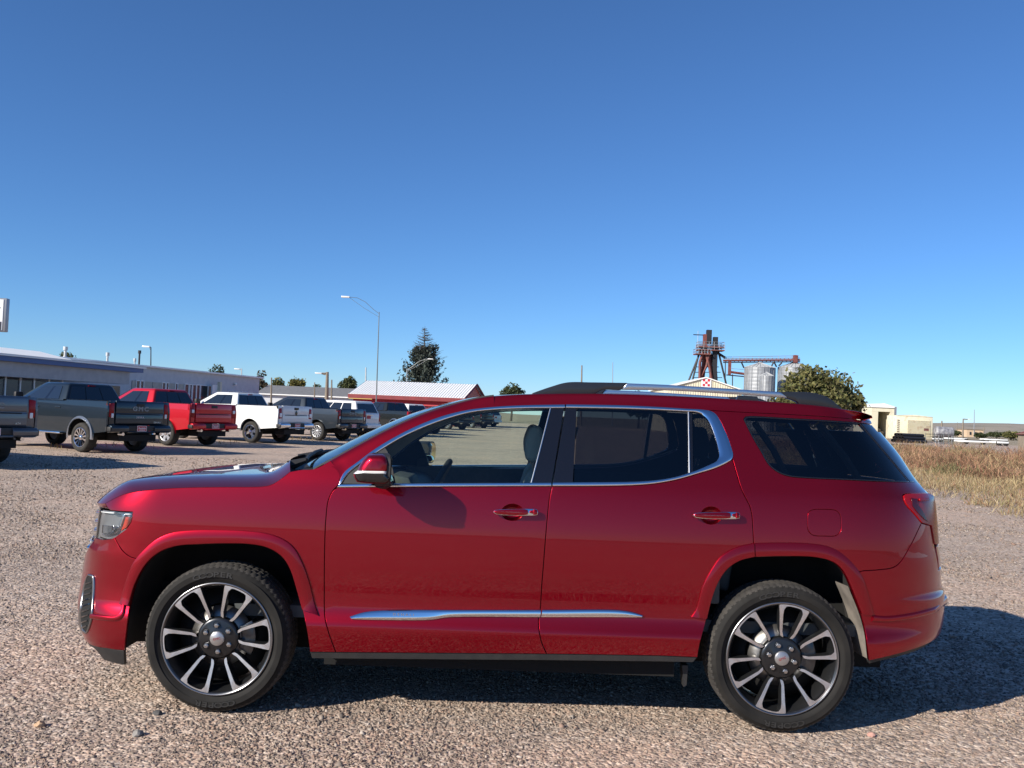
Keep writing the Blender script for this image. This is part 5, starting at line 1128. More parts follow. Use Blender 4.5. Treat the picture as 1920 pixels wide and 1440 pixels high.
# ================================================================== trees
M['leaf'] = attr_mat('leaves', .7, .2, .3)
M['bark'] = noise_mat('bark', [(.05, .04, .032), (.11, .09, .07)], 6, .95)
def leaf_cloud(name, P, size, cols, parent):
    n = len(P); a = RNG.normal(size=(n, 3)); a /= np.linalg.norm(a, axis=1, keepdims=True); b = np.cross(a, RNG.normal(size=(n, 3))); b /= np.linalg.norm(b, axis=1, keepdims=True)
    s = size*RNG.uniform(.6, 1.4, (n, 1)); V = np.stack([P-a*s, P+b*s*.55, P+a*s, P-b*s*.55], 1).reshape(-1, 3); k = 4*np.arange(n)[:, None]
    Fc = np.concatenate([k+np.array([[0, 1, 2]]), k+np.array([[0, 2, 3]])]); o = mesh_np(name, V, Fc, np.repeat(cols, 4, 0), M['leaf'], kind=None); o.parent = parent; return o
def broad_tree(px, depth, top_py, width_px, base_z, pal, label, n=2600, bare=False, squash=1.0, name='broadleaf_tree', leaf=None, k=13):
    x = gx(px, depth); H = at(px, top_py, depth)[2]; Wd = width_px*depth/F_PX; rt = empty(name, (x, cy0+depth, 0)); tag(rt, label, 'tree', 'trees beyond the lot')
    rs = random.Random(int(px*7+depth)); tr = MB(); tr.tube([(0, 0, 0), (.1, 0, H*.25), (.05, .05, H*.5)], [H*.035, H*.025, H*.014], 8)
    blobs = []
    for i in range(k):
        a = rs.uniform(0, 2*math.pi); r = Wd*.5*rs.uniform(.15, .72); zm = base_z+(H-base_z)*math.sqrt(max(.12, 1-(r/(Wd*.46))**2)); zc = base_z+(zm-base_z)*rs.uniform(.25, .82); rad = Wd*rs.uniform(.10, .20); lim = zm-zc+.12*Wd*rs.random()
        rz = min(rad*rs.uniform(.7, 1.0), max(.4, lim)); blobs.append((r*math.cos(a), r*math.sin(a)*.8, zc, rad, rz))
        tr.tube([(.03, 0, H*rs.uniform(.2, .42)), (blobs[-1][0]*.5, blobs[-1][1]*.5, (zc+H*.3)/2), blobs[-1][:3]], [H*.012, H*.007, H*.003], 5)
    blobs.append((0, 0, H-Wd*.2*squash, Wd*.24, Wd*.2*squash))
    tr.build('trunk', M['bark'], rt, True)
    if bare:
        tw = MB()
        for i in range(160):
            b = rs.choice(blobs); p = Vector((b[0], b[1], b[2])); d = Vector((rs.gauss(0, 1), rs.gauss(0, 1), rs.gauss(.5, .8))).normalized()*b[3]*rs.uniform(.6, 1.2); tw.tube([p, p+d*.5+Vector((0, 0, .1)), p+d], [H*.003, H*.002, H*.0012], 3, False)
        tw.build('twigs', M['bark'], rt); n = n//4
    P = []; Co = []
    n = int(n*1.7); per = n//len(blobs)
    for bx, by, bz, r, rz in blobs:
        q = RNG.normal(size=(per, 3)); q /= np.linalg.norm(q, axis=1, keepdims=True); q *= RNG.uniform(.45, 1.0, (per, 1))**.5*(1+.15*RNG.normal(size=(per, 1))); P.append(np.stack([bx+q[:, 0]*r, by+q[:, 1]*r, bz+q[:, 2]*rz], -1))
        c = np.array(pal)[RNG.choice(len(pal), per)]*RNG.uniform(.75, 1.25, (per, 1))*RNG.uniform(.8, 1.2); Co.append(c)
    leaf_cloud('crown', np.concatenate(P), leaf or max(.26, Wd*.034), np.concatenate(Co), rt); return rt
G1 = [(.085, .095, .035), (.12, .125, .045), (.155, .15, .055), (.20, .18, .075)]; G2 = [(.05, .065, .03), (.07, .085, .038), (.09, .10, .045)]; G3 = [(.19, .17, .05), (.25, .20, .07), (.14, .14, .045)]; G4 = [(.10, .085, .06), (.14, .12, .085)]
broad_tree(1536, 88, 686, 226, 1.4, G1+[(.17, .155, .075)], 'bushy yellow-green tree behind the rear of the red SUV', 10000, leaf=.23, k=24)
broad_tree(1196, 150, 731, 60, 1.5, G2, 'small dark tree glimpsed under the roof rail', 900)
broad_tree(120, 150, 660, 62, 2, G2, 'dark tree top showing over the white roof of the dealership', 1200)
broad_tree(402, 170, 684, 58, 2, G2, 'dark tree behind the middle of the dealership roof', 1400)
broad_tree(487, 150, 693, 40, 2, G4, 'bare grey-brown tree at the far corner of the dealership', 1600, bare=True)
broad_tree(520, 190, 707, 48, 2, G2+G3, 'dark green tree left of the yellowish tree', 1300)
broad_tree(556, 185, 709, 66, 2, G3, 'yellowish autumn tree above the low grey roof', 1700)
broad_tree(592, 200, 720, 34, 2, G2, 'small dark tree right of the yellowish tree', 700)
broad_tree(652, 180, 706, 62, 2, G2+G1[:1], 'round green tree left of the red building', 1800)
broad_tree(958, 190, 719, 70, 2, G2+G1[:1], 'dark green tree right of the red building gable', 1800)
broad_tree(1792, 260, 808, 26, 1, G2, 'dark tree beside the street lamp on the far right', 500)
broad_tree(1868, 300, 812, 34, 1, G2, 'far dark tree right of the tan building', 500)
broad_tree(1900, 240, 811, 46, 1, G1, 'olive tree at the far right edge beside the brown shed', 900)
broad_tree(1848, 320, 816, 30, 1, G2, 'low far tree between the tan building and the right edge', 400)
for k_, (px_, d_, tp_, w_, lb_) in enumerate(((1762, 280, 807, 22, 'dark tree just right of the tank stand'), (1815, 420, 809, 24, 'far dark tree behind the tan building'), (1880, 420, 811, 40, 'far low tree row left of the olive tree'), (1835, 260, 813, 26, 'low dark bush beside the tan building'))): broad_tree(px_, d_, tp_, w_, .5, G2, lb_, 500)
def conifer(px, depth, top_py, green_py, wpx):
    x = gx(px, depth); H = at(px, top_py, depth)[2]; Hg = at(px, green_py, depth)[2]; Wd = wpx*depth/F_PX; rt = empty('spruce_tree', (x, cy0+depth, 0)); tag(rt, 'tall dark spruce with a bare dead top behind the red building', 'tree', 'trees beyond the lot')
    tr = MB().tube([(0, 0, 0), (0, 0, H*.5), (.06, 0, H*.8), (0, 0, H)], [.32, .2, .1, .02], 8); rs = random.Random(5)
    for i in range(120):                                    # dead branches
        z = rs.uniform(Hg*.82, H*.99); l = .25+(H-z)*.62*rs.uniform(.6, 1.1); a = rs.uniform(0, 6.283); d = Vector((math.cos(a), math.sin(a), 0)); p = Vector((0, 0, z))
        tr.tube([p, p+d*l*.5+Vector((0, 0, .02*l)), p+d*l+Vector((0, 0, .22*l))], [.045, .032, .014], 3, False)
        for t in (.4, .6, .8):
            q = p+d*l*t+Vector((0, 0, .1*l*t)); e = Vector((rs.uniform(-1, 1), rs.uniform(-1, 1), rs.uniform(.2, .8))).normalized(); tr.tube([q, q+e*l*.22], [.022, .010], 3, False)
    tr.build('trunk', M['bark'], rt, True); P = []; Co = []
    for i in range(380):
        z = Hg*(.10+.92*RNG.random()**.9); f = z/Hg; l = Wd*.5*(1.08-.62*f**1.6)*RNG.uniform(.55, 1.12); a = RNG.uniform(0, 6.283); m = 40; t = RNG.uniform(.2, 1, m)
        bx = np.cos(a)*l*t; by = np.sin(a)*l*t; bz = z-.10*l*t+.55*l*np.clip(t-.45, 0, 1)**2*3; P.append(np.stack([bx+RNG.normal(0, .11, m), by+RNG.normal(0, .11, m), bz+RNG.normal(0, .13, m)], -1)); Co.append(np.tile(np.array([(.068, .082, .068)])*RNG.uniform(.5, 1.7), (m, 1))*RNG.uniform(.7, 1.3, (m, 1)))
    leaf_cloud('crown', np.concatenate(P), .21, np.concatenate(Co), rt)
conifer(789, 150, 611, 655, 102)

# ================================================================== buildings
def hit(px, py, P, n):
    d = R3 @ np.array([(px-960)/F_PX, (720-py)/F_PX, -1.0]); t = ((np.array(P)-CW[:2]) @ n)/(d[:2] @ n); return CW+d*t
M['wall_blue'] = noise_mat('pale_metal_wall', [(.48, .50, .53), (.56, .57, .59)], 2, .6)
M['blue_trim'] = mat('blue_fascia', (.035, .09, .26), .45)
M['white_roof'] = noise_mat('white_metal_roof', [(.80, .80, .78), (.86, .86, .84)], 1.5, .45)
M['soffit'] = noise_mat('grey_fascia', [(.36, .36, .37), (.44, .44, .44)], 2, .7)
M['bglass'] = mat('shop_glass', (.02, .026, .034), .25, 0, 0)
M['shade'] = noise_mat('cream_panel', [(.42, .39, .33), (.52, .48, .41)], 3, .8)
M['galv'] = noise_mat('galvanised', [(.22, .23, .245), (.34, .35, .365)], 3, .55, metal=.3, stretch=(1, 1, .25))
M['galv_l'] = noise_mat('galvanised_light', [(.40, .41, .41), (.52, .53, .53)], 3, .5, metal=.3)
M['redwall'] = noise_mat('red_metal_wall', [(.34, .022, .03), (.44, .035, .04)], 2, .55)
M['darkred'] = noise_mat('dark_red_trim', [(.16, .018, .022), (.22, .025, .03)], 2, .6)
M['slate'] = noise_mat('grey_shingles', [(.13, .13, .135), (.20, .20, .205)], 3, .9, stretch=(1, 1, 4))
M['creamwall'] = noise_mat('cream_metal_wall', [(.62, .56, .40), (.72, .67, .52)], 1.2, .6, stretch=(1, 1, .2))
M['rust'] = noise_mat('rusty_red_steel', [(.13, .035, .03), (.20, .06, .05), (.10, .05, .045)], 1.5, .75)
M['steel_d'] = mat('dark_steel', (.035, .035, .04), .6, .4)
M['steel_g'] = mat('green_grey_steel', (.16, .18, .18), .5, .4)
M['steel'] = mat('grey_steel', (.33, .34, .36), .5, .6)
M['wood'] = noise_mat('weathered_pole', [(.16, .13, .10), (.26, .22, .17)], 4, .9, stretch=(4, 4, .5))
M['boxcar'] = noise_mat('faded_cream_paint', [(.66, .60, .42), (.72, .67, .50), (.48, .33, .20)], 1.3, .8, detail=10, pos=[.35, .55, .74])
M['signwhite'] = mat('sign_face', (.80, .80, .80), .35)
M['signdark'] = mat('sign_dark', (.03, .035, .045), .5)
# dealership along the left
p0 = np.array([gx(0, 62.6)+0, cy0+62.6]); p1 = np.array([gx(483, 100), cy0+100]); u = (p1-p0)/np.linalg.norm(p1-p0); nrm = np.array([u[1], -u[0]])
dl_ = empty('dealership_building', (p1[0], p1[1], 0), math.atan2(u[1], u[0])); tag(dl_, 'long low white dealership building with a blue fascia stripe, behind the pickups', 'building')
def loc_(px, py, off=0.0):
    h = hit(px, py, p1+nrm*off, nrm); return float((h[:2]-p1) @ u), float(h[2])
HT = loc_(483, 709)[1]
MB().box((-45, 9, HT/2), (90, 18, HT)).build('wall', M['wall_blue'], dl_)
MB().box((-45, 8.8, HT+.06), (90.5, 18.5, .16)).build('roof_edge', M['white_roof'], dl_, bevel=.02)
for a, b, kind in ((247, 253.5, 's'), (254, 260.8, 'g'), (262, 268, 'g'), (269, 284, 's'), (286, 301.6, 's'), (303, 309, 'g'), (310.5, 315, 'g'), (316.5, 326.7, 's'), (328, 332, 'g'), (332.8, 344, 's'), (345.6, 353, 'g'), (355, 359, 'g'), (360.5, 367, 'g'), (368, 374, 'g'), (375.5, 389, 'g'), (390, 396, 'g'), (428, 438, 'g'), (440, 450, 'g'), (453, 463, 'g'), (465, 474, 'g')):
    xa, xb = loc_(a, 715)[0], loc_(b, 715)[0]; zt_ = 3.02 if a < 400 else 2.62; z0_ = .35 if a < 400 else 1.1
    wdw = MB().box(((xa+xb)/2, -.02, (z0_+zt_)/2), (xb-xa, .10, zt_-z0_)).build('window' if kind == 'g' else 'wall_panel', M['bglass'] if kind == 'g' else M['shade'], dl_)
    if kind == 'g':
        fr = MB(); [fr.box((q, -.05, (z0_+zt_)/2), (.09, .12, zt_-z0_+.1)) for q in (xa, xb)]; fr.box(((xa+xb)/2, -.05, zt_+.03), (xb-xa, .12, .08)); fr.build('window_frame', M['white_roof'], wdw)
# front wing with canopy
OFF = 5.0; xe, zb_ = loc_(268, 697, OFF); _, zt2 = loc_(268, 691.5, OFF); x0_ = -78
ztop = zt2+.0; wing = MB().box(((x0_+xe)/2, -OFF/2, ztop-.16), (xe-x0_, OFF+.1, .32)).build('canopy', M['blue_trim'], dl_)
MB().box(((x0_+xe)/2, -OFF/2, ztop+.06), (xe-x0_+.3, OFF+.4, .12)).build('canopy_cap', M['white_roof'], dl_)
xw = loc_(243, 705, OFF-.4)[0]; MB().box(((x0_+xw)/2, -OFF+.9, ztop-.80), (xw-x0_, 1.0, .95)).build('canopy_fascia', M['soffit'], dl_)
xr_ = loc_(133, 672, OFF)[0]; MB().add([(x0_, -OFF-.1, ztop+.14), (xr_, -OFF-.1, ztop+.14), (xr_+5, 1.5, ztop+.92), (x0_, 1.5, ztop+.92)], [(0, 1, 2, 3)]).build('metal_roof', M['white_roof'], dl_)
wl = MB().box(((x0_+xw)/2, -OFF+1.2, 1.2), (xw-x0_, .1, 2.4)).build('glazing', M['bglass'], dl_)
mu = MB(); [mu.box((loc_(q, 712, OFF-1.2)[0], -OFF+1.12, 1.3), (.09, .1, 2.6)) for q in (8, 36, 62, 90, 115)]; mu.build('mullions', M['white_roof'], wl)
for px_, t_, b_, r_, m_ in ((123, 650, 669, .18, 'galv_l'), (202, 661, 677, .16, 'galv_l'), (253, 672, 684, .12, 'galv_l'), (262, 657, 683, .14, 'steel_d')):
    h = hit(px_, t_, p1-nrm*4, nrm); lx = float((h[:2]-p1) @ u); vp = MB().tube([(lx, 4, HT-.3), (lx, 4, h[2])], r_*.6, 10).tube([(lx, 4, h[2]-.3), (lx, 4, h[2])], r_, 10)
    if px_ == 123: vp.tube([(lx, 4, HT), (lx, 4, HT+.5)], [r_*2.2, r_*.7], 12)
    vp.build('roof_vent', M[m_], dl_, True)
xa = loc_(398, 710, .6)[0]; xb = loc_(409, 710, .6)[0]; MB().box(((xa+xb)/2, -.6, 2.55), (xb-xa, .15, 1.2)).build('wall_sign', M['signwhite'], dl_); xa = loc_(412.5, 712, .8)[0]; MB().box((xa, -.8, 1.75), (.32, .32, 3.5)).build('sign_post', M['creamwall'], dl_)
xa = loc_(441, 712, .1)[0]; MB().box((xa, -.15, 3.4), (.3, .2, .25)).build('wall_lamp', M['lampwhite'], dl_, bevel=.04)
# low building with grey shingle roof
def gable(name, label, pA, pB, depthw, hw, hr, roof, wall, ov=.4, grp=None, cat_='building'):
    """ridge parallel to A-B; A-B is the front eave line on the ground"""
    pA, pB = np.array(pA), np.array(pB); Lg = np.linalg.norm(pB-pA); uu_ = (pB-pA)/Lg; rt = empty(name, (pA[0], pA[1], 0), math.atan2(uu_[1], uu_[0])); tag(rt, label, cat_)
    MB().prism([(0, 0), (0, hw), (depthw/2, hr-.1), (depthw, hw), (depthw, 0)], 0, Lg, 'x').build('wall', wall, rt)
    k = (hr-hw)/(depthw/2)
    for s in (0, 1):
        y0_, y1_ = (-ov, depthw/2) if s == 0 else (depthw+ov, depthw/2); z0_ = hw-ov*k
        MB().add([(-ov, y0_, z0_+.05), (Lg+ov, y0_, z0_+.05), (Lg+ov, y1_, hr+.05), (-ov, y1_, hr+.05), (-ov, y0_, z0_-.08), (Lg+ov, y0_, z0_-.08), (Lg+ov, y1_, hr-.08), (-ov, y1_, hr-.08)], [(0, 1, 2, 3), (4, 5, 6, 7), (0, 1, 5, 4), (1, 2, 6, 5), (2, 3, 7, 6), (3, 0, 4, 7)]).build('roof', roof, rt)
    return rt, Lg
gx_ = lambda px, d: (gx(px, d), cy0+d)
b1, _ = gable('low_building', 'low grey-roofed building between the dealership and the red building', gx_(484, 128), gx_(690, 128), 12, 3.0, at(560, 725, 134)[2], M['slate'], M['wall_blue'])
MB().box((9, -.46, 2.85), (19, .1, .14)).build('gutter', M['white_roof'], b1)
# red building with a ribbed white metal roof, turned a little so that its right gable shows
Rb0 = np.array(gx_(660, 97)); Rb1 = np.array(gx_(866, 95)); Lr = np.linalg.norm(Rb1-Rb0); ur = (Rb1-Rb0)/Lr
rb_ = empty('red_building', (Rb0[0], Rb0[1], 0), math.atan2(ur[1], ur[0])); tag(rb_, 'red building with a white ribbed metal roof behind the windscreen pillar', 'building')
hE, hR = at(760, 742.5, 96)[2], at(800, 717.5, 101)[2]; sk_ = 2.3; dw = 10.5
V = [(0, 0, 0), (Lr, 0, 0), (Lr, 0, hE-.25), (0, 0, hE-.25)]
MB().prism([(0, 0), (0, hE-.1), (dw/2, hR-.15), (dw, hE-.1), (dw, 0)], 0, Lr, 'x').build('wall', M['redwall'], rb_)
ro_ = [(-.4, -.5, hE), (Lr+.3, -.5, hE), (Lr+.3+sk_*0, dw/2, hR), (-.4, dw/2, hR)]; ro2 = [(-.4, dw+.5, hE), (Lr+.3, dw+.5, hE), (Lr+.3, dw/2, hR), (-.4, dw/2, hR)]
rf_ = MB().add(ro_+[(x, y, z-.1) for x, y, z in ro_], [(0, 1, 2, 3), (7, 6, 5, 4), (0, 1, 5, 4), (1, 2, 6, 5), (2, 3, 7, 6), (3, 0, 4, 7)]).add(ro2+[(x, y, z-.1) for x, y, z in ro2], [(0, 1, 2, 3), (0, 1, 5, 4), (1, 2, 6, 5), (3, 0, 4, 7)]).build('roof', M['white_roof'], rb_)
for i in range(44):
    x = -.35+(Lr+.6)*i/43; MB().tube([(x, -.5, hE+.012), (x, dw/2, hR+.012)], .035, 4).build('roof_rib', M['white_roof'], rf_)
MB().box((Lr/2, -.52, hE-.22), (Lr+.8, .10, .42)).build('fascia', M['darkred'], rb_); MB().box((Lr/2, -.30, hE-.9), (Lr+.4, .5, .16)).build('awning', M['redwall'], rb_)
for i in range(9): MB().box((1.2+i*(Lr-1.6)/8, -.03, 1.25), (1.0, .08, 1.5)).build('window', M['bglass'], rb_)
for s in (0, 1): MB().tube([(Lr+.32, -.55+s*(dw+1.1), hE-.05), (Lr+.32, dw/2, hR-.0)], .12, 4).build('gable_trim', M['darkred'], rb_)
for i in range(9):
    z = hE+.05+i*.19; yy = (z-hE)/(hR-hE)*dw/2
    if yy < dw/2-.3: MB().box((Lr+.02, dw/2, z), (.06, dw-2*yy-.3, .13)).build('gable_board', M['redwall'], rb_)
MB().box((1.0, -.35, hE-.25), (2.6, .4, .5)).build('yellow_board', mat('yellow_board', (.62, .45, .12), .6), rb_)
# ---- feed mill: cream gable shed, leg tower, conveyors, bins
xl, xr2 = gx(1250, 120), gx(1388, 120); zE, zA = at(1254, 727, 120)[2], at(1320, 708.5, 120)[2]; zR = at(1388, 731, 120)[2]
fs = empty('feed_shed', (xl, cy0+120, 0)); tag(fs, 'cream metal shed with a red and white checkered sign on its gable', 'shed'); wS = xr2-xl; xA = gx(1320, 120)-xl; zE = min(zE, zR)
MB().prism([(0, 0), (0, zE), (xA, zA), (wS, zE), (wS, 0)], 0, 16, 'y').build('wall', M['creamwall'], fs)
for (xa, za), (xb, zb2) in (((-.3, zE-.06), (xA, zA)), ((xA, zA), (wS+.3, zE-.06))): MB().prism([(xa, za), (xb, zb2), (xb, zb2+.14), (xa, za+.14)], -.25, 16.2, 'y').build('roof', M['white_roof'], fs)
for i in range(1, 30):
    x = wS*i/30; zt_ = zE+(zA-zE)*(x/xA if x < xA else (wS-x)/(wS-xA)); MB().box((x, -.02, zt_/2), (.05, .06, zt_-.05)).build('wall_rib', M['creamwall'], fs)
sgW = 18.5*120/F_PX; zs = at(1321, 717.5, 120)[2]; sgn_ = MB().box((xA+.05, -.09, zs), (sgW, .06, sgW*.92)).build('checker_sign', M['signwhite'], fs); M['signred'] = mat('sign_red', (.55, .03, .05), .5); c_ = sgW*.245
for a, b in ((-1, -1), (1, -1), (0, 0), (-1, 1), (1, 1)): MB().box((xA+.05+a*c_, -.125, zs+b*c_), (c_*.98, .02, c_*.98)).build('checker_square', M['signred'], sgn_)
TD = 205
def T(px, py, d=TD): p = at(px, py, d); return Vector((p[0], p[1], p[2]))
tw = empty('elevator_tower', tuple(Vector((gx(1326, TD), cy0+TD, 0)))); tag(tw, 'rusty red grain elevator tower with spouts and railed platforms', 'grain tower')
base_ = Vector(tw.location)
def rel(p): return Vector(p)-base_
def ttube(name, pts, r, m, dy=0.0, parent=tw): MB().tube([rel(p)+Vector((0, dy, 0)) for p in pts], r, 6).build(name, M[m], parent)
gz = lambda px, d=TD: Vector((gx(px, d), cy0+d, 0))
for a, b in (((1316, 652), (1292, 712)), ((1346, 655), (1362, 722)), ((1311, 660), (1298, 715)), ((1341, 660), (1344, 715))):
    ttube('leg', [T(*a), T(*b), T(b[0]+(b[0]-a[0])*.8, b[1]+50)], .22, 'steel_d')
for i, (a, b, c) in enumerate((((1318, 655), (1311, 680), (1310, 735)), ((1321, 650), (1318, 685), (1313, 735)), ((1325, 652), (1322, 690), (1317, 735)), ((1329, 655), (1324, 685), (1303, 735)), ((1328, 662), (1333, 690), (1331, 735)), ((1333, 660), (1338, 685), (1335, 735)), ((1322, 662), (1329, 690), (1336, 735)))):
    ttube('spout', [T(*a), T(*b), T(*c)], .33, 'rust', dy=(i % 3-1)*.8)
for x0, x1 in ((1336, 1343),): MB().box(rel((T(x0, 690)+T(x1, 690))/2), (1.0, 1.2, 14)).build('lift_leg', M['steel_d'], tw)
MB().box(rel(T(1329, 632)), (1.1, 1.2, 3.2)).build('lift_head', M['steel_d'], tw); MB().box(rel(T(1322, 640)), (.9, 1.0, 3.2)).build('motor_housing', M['rust'], tw); MB().box(rel(T(1341, 643)), (.6, .8, 2.0)).build('motor_housing', M['wood'], tw)
def deck(x0, x1, py, name='platform'):
    a, b = T(x0, py), T(x1, py); w_ = b.x-a.x; pl = MB().box(rel((a+b)/2), (w_, 3.2, .25)).build(name, M['rust'], tw); rl = MB(); c = rel((a+b)/2)
    for hh in (.55, 1.1):
        for yy in (-1.6, 1.6): rl.tube([c+Vector((-w_/2, yy, hh)), c+Vector((w_/2, yy, hh))], .05, 4)
        for xx in (-w_/2, w_/2): rl.tube([c+Vector((xx, -1.6, hh)), c+Vector((xx, 1.6, hh))], .05, 4)
    for k in range(6):
        for yy in (-1.6, 1.6): rl.tube([c+Vector((-w_/2+w_*k/5, yy, 0)), c+Vector((-w_/2+w_*k/5, yy, 1.1))], .05, 4)
    rl.build('railing', M['steel'], pl)
deck(1307, 1356, 657); deck(1302, 1330, 664.5); deck(1308, 1355, 651)
ttube('lightning_arm', [T(1300, 627.5), T(1326, 628.5)], .12, 'steel_d'); ttube('mast', [T(1309, 620), T(1308, 652)], .06, 'steel'); ttube('brace', [T(1346, 662), T(1360, 671)], .3, 'steel_d')
for k in range(5): ttube('cross_brace', [T(1314-4*k, 668+10*k), T(1342+3*k, 668+10*k)], .09, 'steel_d')
# conveyor bridge to the bins
cv = empty('conveyor_bridge', tuple(gz(1430))); tag(cv, 'red conveyor bridge running from the elevator tower to the bins', 'conveyor'); base_ = Vector(cv.location)
for py_, r_, m_ in ((675, .24, 'rust'), (671.5, .08, 'steel'), (678.5, .14, 'steel_d')): ttube('conveyor_tube', [T(1356, py_+1.0), T(1500, py_-.2)], r_, m_, parent=cv)
ttube('handrail', [T(1360, 669.5), T(1498, 667)], .06, 'steel', parent=cv)
for k in range(12): ttube('rail_post', [T(1362+12.2*k, 676), T(1362+12.2*k, 669.3-.2*k)], .05, 'steel', parent=cv)
for (a, b) in (((1390, 679), (1395, 690)), ((1451, 678), (1446, 688)), ((1451, 678), (1456, 688)), ((1466, 680), (1460, 686))): ttube('strut', [T(*a), T(*b)], .18, 'steel_d', parent=cv)
MB().box(rel(T(1491, 673)), (.8, 1.0, 1.7)).build('drive_head', M['rust'], cv)
for k in range(18): ttube('lattice', [T(1362+7.5*k, 678.3), T(1365.7+7.5*k, 671.8), T(1369.5+7.5*k, 678.3)], .06, 'rust', parent=cv)
MB().box(rel(T(1368, 690)), (.6, .6, 3.0)).build('drop_spout', M['rust'], cv)
ttube('lower_conveyor', [T(1366, 697), T(1395, 701)], .3, 'rust', parent=cv); ttube('lower_walk', [T(1362, 703), T(1395, 706)], .14, 'steel_d', parent=cv); ttube('handrail', [T(1372, 691), T(1395, 693)], .05, 'steel', parent=cv)
for px_, py_ in ((1360, 676), (1373.5, 702)): ttube('post', [T(px_, py_), gz(px_-1)], .12, 'steel_d', parent=cv)
def bin_(pxl, pxr, eave, apex, d, label):
    xl_, xr_ = gx(pxl, d), gx(pxr, d); r = (xr_-xl_)/2; ze = at((pxl+pxr)/2, eave, d)[2]; za = at((pxl+pxr)/2, apex, d)[2]; rt = empty('grain_bin', ((xl_+xr_)/2, cy0+d, 0)); tag(rt, label, 'grain bin', 'galvanised grain bins at the feed mill')
    prof = []; k = max(8, int(ze/.8))
    for i in range(k): z0, z1 = ze*i/k, ze*(i+1)/k; prof += [(r, z0), (r*1.006, z0+.1), (r*1.006, z1-.06)]
    V, Fc = lathe(prof+[(r, ze)], 48, 'z'); pyd('wall', V, Fc, M['galv'], rt)
    V, Fc = lathe([(r*1.03, ze-.05), (r*1.02, ze), (r*.14, za-.25), (r*.12, za), (0, za)], 48, 'z'); rf = pyd('roof', V, Fc, M['galv_l'], rt)
    for i in range(24):
        a = 2*math.pi*i/24; MB().tube([(r*1.02*math.cos(a), r*1.02*math.sin(a), ze+.04), (r*.14*math.cos(a), r*.14*math.sin(a), za-.2)], .07, 4).build('roof_rib', M['galv_l'], rf)
    for i in range(16):
        a = 2*math.pi*i/16; MB().box((r*1.012*math.cos(a), r*1.012*math.sin(a), ze/2), (.10, .10, ze)).build('stiffener', M['galv'], rt)
bin_(1393, 1449, 689.5, 679, 200, 'tall ribbed grain bin nearest the elevator tower'); bin_(1456, 1516, 690, 678, 206, 'wide grain bin half hidden by the bushy tree'); bin_(1422, 1447, 705, 697, 185, 'small pale grain bin in front of the tall ribbed bin')
# ---- shed, boxcar body, tank, yard things on the right
sh = empty('open_shed', (gx(1655, 157), cy0+157, 0)); tag(sh, 'white shed with a dark open doorway behind the rear of the red SUV', 'shed'); k_ = 157/F_PX; zt_ = at(1655, 762, 157)[2]; wd_ = 44*k_
MB().box((-wd_*.36, 4, zt_/2-.46), (wd_*.28, 8, zt_-.92)).box((wd_*.39, 4, zt_/2-.46), (wd_*.20, 8, zt_-.92)).box((0, 4, zt_-.455), (wd_, 8.02, .9)).box((0, 8.3, zt_/2), (wd_*.98, .2, zt_-.02)).build('wall', M['creamwall'], sh)
MB().prism([(-wd_*.55, zt_-.05), (0, zt_+.55), (wd_*.55, zt_-.05), (wd_*.55, zt_-.2), (-wd_*.55, zt_-.2)], -.2, 8.4).build('roof', M['white_roof'], sh); MB().box((wd_*.49, -.1, zt_/2), (.35, .25, zt_)).build('downpipe', M['steel'], sh)
MB().box((-wd_*.10, 3, .8), (1.6, 2, 1.6)).box((wd_*.1, 2.2, .6), (.8, .8, 1.2)).build('stored_goods', M['wood'], sh)
bxd = 120; bx = empty('boxcar_body', (gx(1713.5, bxd), cy0+bxd, 0)); tag(bx, 'old faded cream boxcar body streaked with rust beside the shed', 'boxcar'); wB = 69*bxd/F_PX; zB = at(1713, 780, bxd)[2]
MB().box((0, 1.5, zB/2+.2), (wB, 3.0, zB-.4)).build('wall', M['boxcar'], bx, bevel=.08); MB().prism([(-wB/2, zB-.05), (0, zB+.16), (wB/2, zB-.05)], -.05, 3.05).build('roof', M['boxcar'], bx)
for i in range(17): MB().box((wB*.12, -.04, .75+i*(zB-1.2)/17), (wB*.62, .09, .055)).build('wall_rib', M['boxcar'], bx)
for i in range(10): MB().box((-wB*.44, -.05, .6+i*.25), (.28, .06, .10)).build('ladder_rung', M['wood'], bx)
MB().box((wB*.32, -.06, 1.72), (.62, .06, .34)).build('data_panel', M['rust'], bx)
tk = empty('fuel_tank', (gx(1774, 118), cy0+118, 0)); tag(tk, 'weathered grey cylinder tank lying on a steel stand by the boxcar body', 'tank'); zc_ = at(1774, 810, 118)[2]; V, Fc = lathe([(0, -1.15), (.5, -1.13), (.66, -1.05), (.68, -.9), (.68, .9), (.66, 1.05), (.5, 1.13), (0, 1.15)], 28, 'x'); pyd('shell', [(x, y+.7, z+zc_) for x, y, z in V], Fc, noise_mat('tank_grey', [(.13, .13, .15), (.24, .24, .26), (.4, .4, .4)], 2.5, .6), tk)
for a in (-.85, .85):
    for b in (.25, 1.15): MB().tube([(a, b, 0), (a, b, zc_-.4)], .05, 6).build('leg', M['steel'], tk)
    MB().tube([(a, .2, .5), (a, 1.2, zc_-.5)], .03, 5).build('brace', M['steel'], tk)
pp = empty('pipe_rack', (gx(1716, 112), cy0+112, 0)); tag(pp, 'stack of dark corrugated pipes lying below the boxcar body', 'pipes')
